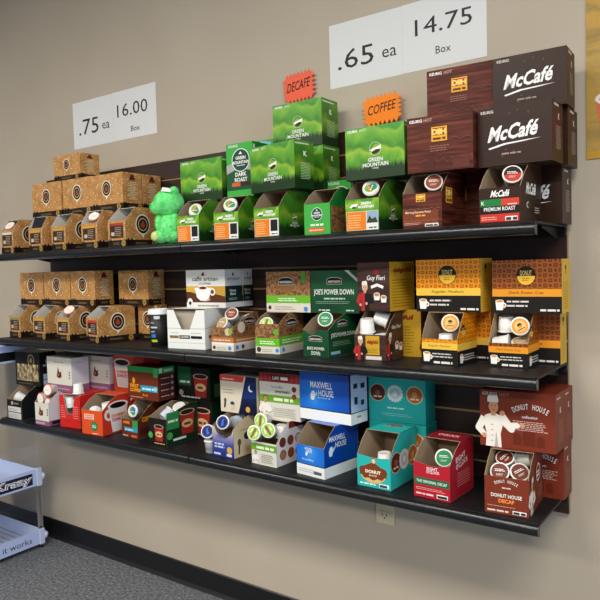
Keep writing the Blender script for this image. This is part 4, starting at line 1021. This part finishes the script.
pod('white pod standing at the back of the brown pattern open carton', g, (-.138, -.124, 1.156), (0, .1, -1), 'white')
pod('white pod lying at the left in the brown pattern open carton', g, (-.118, -.160, 1.128), (.9, .1, .1), 'white')
pod('brown-lidded pod low at the right in the brown pattern open carton', g, (-.088, -.160, 1.134), (.1, -.4, .9), 'tan')

# ---------------------------------------------------------------- BOTTOM SHELF
T1 = Z3+e
opened('red-brown open carton full of pods at the right end of the lowest shelf', 'red-brown cartons with a baker picture', -.146, -.295, T1, 4, .113, .153, .165, .098, .067, 'dhouse')
g = 'red-brown cartons with a baker picture'
closed('red-brown closed carton with a baker picture, resting on the open one', g, -.188, -.209, Z3+.1535+e, 0, .203, .156, .093, 'dhouse')
closed('red-brown carton behind the upper baker one, only its end showing', g, -.192, -.113, Z3+.1535+e, 0, .205, .153, .088, 'dhouse')
closed('red-brown carton on the shelf behind the open baker one', g, -.195, -.107, T1, 0, .204, .1532, .083, 'dhouse')
opened('bright red open carton with a green stripe', None, -.359, -.279, T1, -2.8, .112, .155, .155, .101, .07, 'red8', lip=[(.8, .94), (.5, .92), (.2, .97)])
opened('turquoise open carton with a donut picture', None, -.544, -.281, T1, -1.6, .114, .158, .165, .095, .058, 'teal', lip=[(.7, .95), (.4, .95), (.15, .99)])
g = 'turquoise closed cartons'
closed('turquoise closed carton with three round designs, upper one', g, -.597, -.112, Z3+.1585+e, 3, .196, .143, .085, 'teal')
closed('turquoise closed carton behind the open turquoise one', g, -.598, -.109, T1, 0, .2, .158, .085, 'teal')
opened('blue open carton with a white base, empty bay', None, -.769, -.281, T1, -7.6, .117, .157, .17, .096, .056, 'maxw')
closed('blue closed carton with a white base band and white lettering', None, -.811, -.197, Z3+.1575+e, -4.4, .209, .158, .089, 'maxw')
opened('white and green open carton with three green-lidded pods', None, -.966, -.270, T1, -3, .111, .14, .147, .077, .066, 'wellness')
closed('white closed carton with red striped top and a man in white', None, -.987, -.192, Z3+.1405+e, 0, .172, .158, .098, 'wellness')
opened('cream and navy open carton holding blue-lidded pods', None, -1.148, -.268, T1, -2, .103, .14, .16, .105, .085, 'moon_open', lip=[(.9, .8), (.66, .66), (.38, .66), (.2, .82), (.1, 1)])
closed('cream and navy closed carton with a moon and night sky', None, -1.173, -.192, Z3+.1405+e, -1, .174, .136, .1, 'moon')
opened('black open carton with a red cup picture', None, -1.469, -.278, T1, -.7, .097, .146, .165, .103, .122, 'tim')
g = 'black cartons with a red cup picture'
closed('black closed carton with a red cup and green panel, upper one', g, -1.474, -.112, Z3+.1465+e, 1, .17, .13, .085, 'tim')
closed('black closed carton with a red cup, behind the open black one', g, -1.482, -.108, T1, 0, .182, .146, .083, 'tim')
opened('brown open carton with orange lettering and a pale blue label', None, -1.661, -.250, T1, -3.6, .103, .1465, .13, .072, .1, 'bold')
closed('brown closed carton with a green top strip and pale blue label', None, -1.664, -.207, Z3+.147+e, 0, .177, .132, .088, 'bold')
opened('orange-red open carton with a white mug on its side', None, -1.845, -.304, T1, 3.5, .123, .152, .148, .1, .078, 'dunk')
g = 'orange-red closed cartons with a mug picture'
closed('orange-red closed carton with a large mug picture', g, -1.872, -.113, Z3+.1525+e, 0, .2, .15, .088, 'dunk')
closed('orange-red carton on the shelf under the closed one with the mug', g, -1.868, -.113, T1, 0, .2, .1522, .088, 'dunk')
opened('red open carton with a tall V-shaped notch in its front', None, -2.038, -.274, T1, 4.5, .126, .142, .148, .138, .012, 'vred', inner='#d6cabd', notch=[(.78, 1), (.62, .42), (.36, .42), (.2, 1)])
opened('cream open carton with a brown figure and coral-rimmed pods', None, -2.176, -.304, T1, .6, .1, .142, .145, .098, .047, 'figure_white')
g = 'white closed cartons with a brown figure'
closed('white closed carton with a brown figure, front one with pale side', g, -2.174, -.238, Z3+.1425+e, 0, .178, .15, .09, 'figure_white')
closed('white closed carton half hidden behind the front one', g, -2.062, -.132, Z3+.1425+e, 0, .186, .15, .098, 'figure_white')
closed('white closed carton on the shelf behind the red notched one', g, -2.064, -.112, T1, 0, .188, .142, .087, 'figure_white')
opened('black open carton with white labels at the left end of the lowest shelf', None, -2.399, -.303, T1, 1, .113, .145, .145, .09, .076, 'blackphoto')
closed('black closed carton with a sepia photograph', None, -2.428, -.236, Z3+.1455+e, 3, .18, .156, .09, 'blackphoto')

g = 'pods on the lowest shelf'
pod('white and green pod in the bright red open carton', g, (-.284, -.238, .802), (.3, -.9, .3), 'kelly')
pod('white pod standing upside down inside the turquoise carton', g, (-.482, -.222, .742), (0, .05, -1), 'white')
pod('brown-lidded pod at front left of the red-brown open carton', g, (-.116, -.262, .796), (.2, -.8, .5), 'brown')
pod('brown-lidded pod front right in the red-brown open carton', g, (-.070, -.240, .796), (.35, -.7, .6), 'brown', .5)
pod('brown-lidded pod at the back left of the red-brown open carton', g, (-.120, -.208, .820), (.1, -.6, .8), 'brown', 1)
pod('grey pod lying on its side at the back right of the red-brown open carton', g, (-0.0907, -0.1718, 0.8103), (-.8, .3, -.2), 'white', 0, '#b9b9b4')
pod('green-lidded pod, topmost of the three in the white and green carton', g, (-0.9380, -0.2531, 0.8375), (.1, -.95, .1), 'lime')
pod('green-lidded pod, right one of the three in the white and green carton', g, (-0.8929, -0.2696, 0.8132), (.3, -.9, .2), 'lime', .7)
pod('green-lidded pod, lower left of the three in the white and green carton', g, (-.9360, -.2930, .8050), (.15, -.97, .22), 'lime', -.4)
pod('white pod leaning at the right of the three green-lidded ones', g, (-.885, -.199, .776), (0, .1, -1), 'white')
pod('blue-lidded pod in the cream and navy open carton', g, (-1.1143, -0.2491, 0.8110), (.25, -.9, .3), 'star')
pod('grey pod lying in the middle of the cream and navy open carton', g, (-1.106, -.155, .800), (.1, .99, -.05), 'white', 0, '#aab4c0')
pod('grey pod at the back right of the cream and navy open carton', g, (-1.0678, -0.1142, 0.7895), (.1, 1, 0), 'white', 0, '#aab4c0')
pod('blue-lidded pod tilted on a clear pod beside the cream and navy carton', g, (-1.1833, -0.2561, 0.7716), (.3, -.88, .35), 'star', .4, '#b4bac4')
pod('clear grey pod standing on the shelf beside the cream and navy carton', g, (-1.180, -.243, .7374), (0, 0, 1), 'white', 0, '#b4bac4')
pod('pale blue-grey pod lying at the front of the black carton with red cup', g, (-1.432, -.196, .806), (.2, .85, .45), 'white', 0, '#c4ccdc')
pod('clear grey pod at the back of the black carton with red cup', g, (-1.404, -.180, .826), (.2, -.5, .8), 'white', 0, '#b0b0ac')
pod('white-rimmed pod with a colourful lid on the brown open carton', g, (-1.626, -.222, .792), (.1, -.97, .2), 'multi', 0, '#a8a8a4')
pod('white pod standing in the orange-red open carton', g, (-1.7809, -0.2212, 0.7690), (.1, .1, -1), 'white')
pod('white pod lying low at the front of the orange-red open carton', g, (-1.8159, -0.2583, 0.7798), (-.6, .5, .3), 'white')
pod('white pod in the notch of the red open carton', g, (-2.0134, -0.2353, 0.7743), (0, .1, -1), 'white')
pod('white pod low in the notch of the red open carton', g, (-1.985, -.222, .742), (.1, -.2, 1), 'white')
pod('white pod standing on top of the red notched carton', g, (-1.955, -.236, .8368), (0, 0, -1), 'white')
pod('coral-rimmed pod, highest of the three in the cream carton', g, (-2.104, -.286, .8475), (.2, -.97, .1), 'coral')
pod('coral-rimmed pod, left of the three in the cream carton', g, (-2.1488, -0.2941, 0.8066), (0, -1, .02), 'coral')
pod('coral-rimmed pod, middle one low in the cream carton', g, (-2.1039, -0.2880, 0.7876), (0, -1, .02), 'coral')
pod('white pod lying at the front left of the black carton with labels', g, (-2.3787, -0.2634, 0.7903), (-.8, -.3, .3), 'white')
pod('white pod lying to the right in the black carton with labels', g, (-2.3173, -0.2346, 0.8005), (-.2, -.8, .5), 'white')

# ---------------------------------------------------------------- paper cup
t = empty('paper_cup', (-1.463, -.212, Z2+e)); tag(t, 'black paper cup with a white plastic lid on the middle shelf', 'paper cup')
q = MB(); q.lathe([(.029, .004), (.030, 0), (.032, .001), (.0385, .125)], M('cup_black', '#1a191b', .5, .4), 40)
for k, (zz, hh, a0, a1, c_) in enumerate(((.105, .012, -1.2, -.6, '#d8dce0'), (.088, .006, -1.7, -1.2, '#8a9098'), (.07, .006, -1.75, -.9, '#c8ccd0'), (.054, .006, -1.75, -1.2, '#9a9ea4'), (.034, .014, -1.75, -1.1, '#2a7ac0'), (.017, .009, -1.75, -.95, '#b8c832'))):
    n = 8; R = lambda z_: .032+(.0385-.032)*z_/.125+.0004
    for i in range(n):
        b0, b1 = a0-.05+(a1-a0)*i/n, a0-.05+(a1-a0)*(i+1)/n
        q.face([(R(zz)*math.cos(b0), R(zz)*math.sin(b0), zz), (R(zz)*math.cos(b1), R(zz)*math.sin(b1), zz), (R(zz+hh)*math.cos(b1), R(zz+hh)*math.sin(b1), zz+hh), (R(zz+hh)*math.cos(b0), R(zz+hh)*math.sin(b0), zz+hh)], c_)
q.build('cup_body', t)
q = MB(); q.lathe([(.0392, .121), (.0425, .122), (.0428, .127), (.0405, .129), (.0398, .140), (.0375, .143), (.0345, .143), (.0335, .138)], M('lid_white', '#eceeee', .35, .5), 40); q.build('cup_lid', t)

# ---------------------------------------------------------------- plush toy
def fuzz(q, c, R, n, m, ln=.006):
    rd = random.Random(n+int(c[0]*1000))
    for i in range(n):
        z = rd.uniform(-1, 1); a = rd.uniform(0, 2*PI); s_ = math.sqrt(1-z*z)
        d = Vector((s_*math.cos(a), s_*math.sin(a), z)); p = Vector((c[0]+d.x*R[0], c[1]+d.y*R[1], c[2]+d.z*R[2]))
        d2 = (d+Vector((rd.uniform(-.7, .7), rd.uniform(-.7, .7), rd.uniform(-.7, .5)))).normalized()
        s2 = d2.orthogonal().normalized()*.0011
        q.face([p-s2-d*.001, p+s2-d*.001, p+d2*ln], m)
def blob(q, c, R, m, amp=.05, seg=26):
    vs = []; fs = []; n = 18
    for i in range(n+1):
        th = PI*i/n
        for j in range(seg):
            ph = 2*PI*j/seg; k = 1+amp*math.sin(3*ph+th*4)*math.sin(th)
            vs.append((c[0]+R[0]*k*math.sin(th)*math.cos(ph), c[1]+R[1]*k*math.sin(th)*math.sin(ph), c[2]+R[2]*k*math.cos(th)))
    for i in range(n):
        for j in range(seg): fs.append((i*seg+j, (i+1)*seg+j, (i+1)*seg+(j+1) % seg, i*seg+(j+1) % seg))
    q.mesh(vs, fs, m, True)
pl = empty('plush_toy', (-1.319, -.268, Z1+.0065)); tag(pl, 'fuzzy bright green plush toy seated on the top shelf', 'plush toy')
GR = 'plush_green'; CRM = M('plush_cream', '#c9d48a', .9, .1)
q = MB(); blob(q, (0, .0, .055), (.044, .040, .055), GR, .03); fuzz(q, (0, 0, .055), (.044, .04, .055), 1500, GR); q.build('body', pl)
q = MB(); blob(q, (.0, -.006, .143), (.054, .052, .047), GR, .04); fuzz(q, (.0, -.006, .143), (.054, .052, .047), 2600, GR, .004)
blob(q, (-.034, -.03, .128), (.026, .026, .022), GR, .02); fuzz(q, (-.034, -.03, .128), (.026, .026, .022), 700, GR); q.build('head', pl)
for cx, cy in ((-.030, .012), (.034, -.012)):
    q = MB(); blob(q, (cx, cy, .184), (.016, .013, .011), GR, .02); fuzz(q, (cx, cy, .184), (.016, .013, .011), 250, GR); q.build('ear', pl)
for cx, cy, pad in ((-.044, -.038, 1), (.046, .0, 0)):
    q = MB(); blob(q, (cx*.7, cy*.6, .022), (.026, .030, .0215), GR, .02); fuzz(q, (cx*.7, cy*.6, .022), (.026, .03, .0215), 600, GR); lg = q.build('leg', pl)
    if not pad: continue
    q = MB(); blob(q, (cx*.7+(-.004 if pad else .006), cy*.6-.024, .022), (.0185, .011, .0175), CRM, .02); q.build('sole_pad', lg)
for cx, cy in ((-.036, -.02), (.038, -.014)):
    q = MB(); blob(q, (cx, cy, .07), (.015, .017, .030), GR, .02); fuzz(q, (cx, cy, .07), (.015, .017, .03), 400, GR); q.build('arm', pl)
q = MB(); a = Vector((.012, -.052, .181)); u_ = Vector((.034, .012, -.006)); v_ = Vector((-.004, .010, .014))
q.prism([a, a+u_, a+u_+v_*.4, a+u_*.7+v_, a+v_], Vector((0, -.0006, .0004)), M('tag_white', '#eef0ec', .6, .2)); q.build('sewn_tag', pl, merge=True)

# ---------------------------------------------------------------- signs on the wall
PAPER = M('paper_white', '#e0e2e2', .7, .2)
def sheet(name, cat, label, group, x, z, w_, h_, texts, y=-.0008, tilt=0, curl=0):
    q = MB(); n = 8
    def yy(i): return -curl*math.sin(PI*i/n)
    for i in range(n):
        x0, x1 = w_*i/n, w_*(i+1)/n
        q.face([(x0, yy(i), 0), (x1, yy(i+1), 0), (x1, yy(i+1), h_), (x0, yy(i), h_)], PAPER)
        q.face([(x0, yy(i)+.0004, 0), (x0, yy(i)+.0004, h_), (x1, yy(i+1)+.0004, h_), (x1, yy(i+1)+.0004, 0)], PAPER)
    f = Face(q, (0, -curl-.0002, 0), (1, 0, 0), (0, 0, 1), (0, -1, 0), w_, h_)
    for a in texts: f.text(*a[:5], **(a[5] if len(a) > 5 else {}))
    o = q.build(name); o.location = (x, y, z); o.rotation_euler = (0, tilt, 0); tag(o, label, cat, group); return o
g = 'printed price sheets taped to the wall'; INK = '#26262a'
sheet('price_sign', 'sign', 'white paper sign reading .65 ea above the green cartons', g, -.785, 1.966, .2785, .2155, [('.65', .37, .42, .30, INK, dict(w=.5, bold=0)), ('ea', .83, .37, .13, INK, dict(w=.19, bold=0))])
sheet('price_sign', 'sign', 'white paper sign reading 14.75 Box above the dark brown cartons', g, -.506, 1.967, .278, .2155, [('14.75', .5, .62, .24, INK, dict(w=.68, bold=0)), ('Box', .5, .24, .11, INK, dict(w=.18, bold=0))])
sheet('price_sign', 'sign', 'white paper sign reading .75 ea on the far left wall', g, -2.232, 1.938, .286, .214, [('.75', .40, .44, .33, INK, dict(w=.5, bold=0)), ('ea', .83, .38, .13, INK, dict(w=.18, bold=0))])
sheet('price_sign', 'sign', 'white paper sign reading 16.00 Box on the far left wall', g, -1.945, 1.939, .284, .214, [('16.00', .46, .60, .26, INK, dict(w=.70, bold=0)), ('Box', .52, .19, .11, INK, dict(w=.2, bold=0))])
def burst(label, x, z, w_, h_, col_, word, y, tilt):
    q = MB(); pts = []; nx, ny = 7, 5; d = .016
    def edge(x0, z0, x1, z1, n, nxv, nzv):
        for i in range(n):
            t0, t1 = i/n, (i+.5)/n
            pts.append((x0+(x1-x0)*t0, z0+(z1-z0)*t0)); pts.append((x0+(x1-x0)*t1+nxv*d, z0+(z1-z0)*t1+nzv*d))
    edge(0, 0, w_, 0, nx, 0, -1); edge(w_, 0, w_, h_, ny, 1, 0); edge(w_, h_, 0, h_, nx, 0, 1); edge(0, h_, 0, 0, ny, -1, 0)
    m = M('card_'+col_, col_, .6, .3)
    q.prism([Vector((a, 0, b)) for a, b in pts], Vector((0, .0015, 0)), m)
    f = Face(q, (0, 0, 0), (1, 0, 0), (0, 0, 1), (0, -1, 0), w_, h_, .0003)
    f.k = 2; f.text(word, .5, .58, .42, '#1a1010', w=.88, shear=.25, bold=.006, rot=.06)
    o = q.build('starburst_sign'); o.location = (x, y, z); o.rotation_euler = (0, tilt, 0); tag(o, label, 'sign', 'handwritten starburst signs'); return o
burst('red-orange starburst sign handwritten DECAFE', -.966, 1.954, .112, .078, '#f5674a', 'DECAFE', -.012, -.05)
burst('orange starburst sign handwritten COFFEE', -.63, 1.822, .116, .072, '#ff8a1c', 'COFFEE', -.024, -.05)

# poster at the right edge
q = MB(); q.box((.050, -.004, 1.628), (.62, -.0006, 2.30), 'poster_print')
f = Face(q, (.050, -.004, 1.628), (1, 0, 0), (0, 0, 1), (0, -1, 0), .57, .672)
f.poly([(0, 0), (1, 0), (1, .04), (0, .03)], '#c9962f')
f.mug(.165, .085, .17, P('#d8714e'), P('#ece4da'), 1.25, False); f.arc(.165, .238, .107, '#ece4da', ry=.035); f.arc(.165, .236, .09, '#7a4a30', ry=.026)
tag(q.build('poster'), 'golden brown wood-look poster with a coral cup at the right edge', 'poster')

# wall outlet under the bottom shelf
t = empty('wall_outlet', (-.604, -.0005, .523)); tag(t, 'beige wall outlet just under the lowest shelf', 'outlet')
OUT = M('outlet_beige', '#d2c6a4', .4, .5); q = MB(); q.box((-.036, -.006, -.058), (.036, 0, .058), OUT); q.build('cover_plate', t, bevel=.003)
for zz in (-.026, .026):
    q = MB(); q.box((-.017, -.009, zz-.015), (.017, -.0061, zz+.015), OUT); r_ = q.build('socket', t, bevel=.002)
    q = MB(); D_ = P('#2a2824'); q.box((-.0085, -.0094, zz-.003), (-.006, -.009, zz+.008), D_); q.box((.006, -.0094, zz-.003), (.0085, -.009, zz+.008), D_); q.box((-.0025, -.0094, zz-.011), (.0025, -.009, zz-.006), D_); q.build('slot', r_)

# ---------------------------------------------------------------- acrylic display rack at the left
t = empty('display_rack', (-2.66, -.40, 0)); tag(t, 'clear acrylic rack with white lettered trays at the lower left', 'display rack')
TRAY = M('tray_white', '#c6d2f0', .35, .5); CLR = 'clear_acrylic'; STR = M('strip_white', '#bccbf5', .3, .5)
ox, oy = 2.66, .40
def R_(a, b): return ((a[0]+ox, a[1]+oy, a[2]), (b[0]+ox, b[1]+oy, b[2]))
X1, Y1, X0, Y0 = -2.47, -.105, -2.92, -.75
for x, y in ((X1-.012, Y1-.006), (X0, Y1-.006), (X1-.012, Y0), (X0, Y0)):
    q = MB(); q.lathe([(.0125, 0), (.0125, 1.06)], CLR, 20, Matrix.Translation((x+ox, y+oy, 0))); q.build('post', t, merge=True)
for k, (z0, z1, word, wz) in enumerate(((.022, .092, 'tastes better... it works', .5), (.315, .395, 'Krazy', .5), (.937, 1.02, '', 0))):
    q = MB(); q.box(*R_((X0, Y0, z0+.008), (X1-.004, Y1, z0+.014)), TRAY)
    q.box(*R_((X0, Y1-.006, z0+.0142), (X1-.004, Y1, z1-.004)), TRAY); q.box(*R_((X0, Y0, z0+.0142), (X0+.004, Y1-.007, z1-.004)), TRAY)
    tr = q.build('tray', t)
    if k == 0:
        q = MB()
        for i in range(24):
            for j in range(16): q.lathe([(.006, z0+.0146), (.0055, z0+.0148)], '#8a8478', 8, Matrix.Translation((X0+.03+i*.017+ox, Y1-.03-j*.034+oy, 0)))
        q.build('perforation', tr)
    q = MB(); q.box(*R_((X1-.0035, Y0, z0), (X1, Y1-.02, z1)), STR)
    f = Face(q, (X1+ox, Y0+oy, z0), (0, 1, 0), (0, 0, 1), (1, 0, 0), Y1-.02-Y0, z1-z0, .0003)
    if k == 1: f.rect(.62, .12, .96, .82, '#1a2038'); f.text(word, .80, .46, .62, '#f2f4fa', w=.31, bold=.06, shear=.15); f.text(word, .80, .46, .5, '#26305a', w=.29, bold=-.01, shear=.15)
    elif k == 0: f.text(word, .58, .46, .42, '#2a2e3c', w=.7, bold=0)
    else: f.rect(0, .12, 1, .62, '#121418')
    q.build('label_strip', t, bevel=.002)
    q = MB(); q.box(*R_((X1-.026, Y1-.022, z0-.004), (X1+.004, Y1+.006, z1+.004)), TRAY); q.build('corner_clip', t, bevel=.003)
    q = MB(); zc = (z0+z1)/2; q.lathe([(.020, 0), (.019, .012), (.010, .022), (.002, .025)], TRAY, 20, Matrix.Translation((X1-.012+ox, Y1+.006+oy, zc)) @ Matrix.Rotation(-PI/2, 4, 'X')); q.build('end_cap', t, merge=True)
q = MB(); q.box(*R_((X0, Y1-.003, .1), (X1-.03, Y1-.0005, 1.0)), CLR); q.build('side_panel', t)
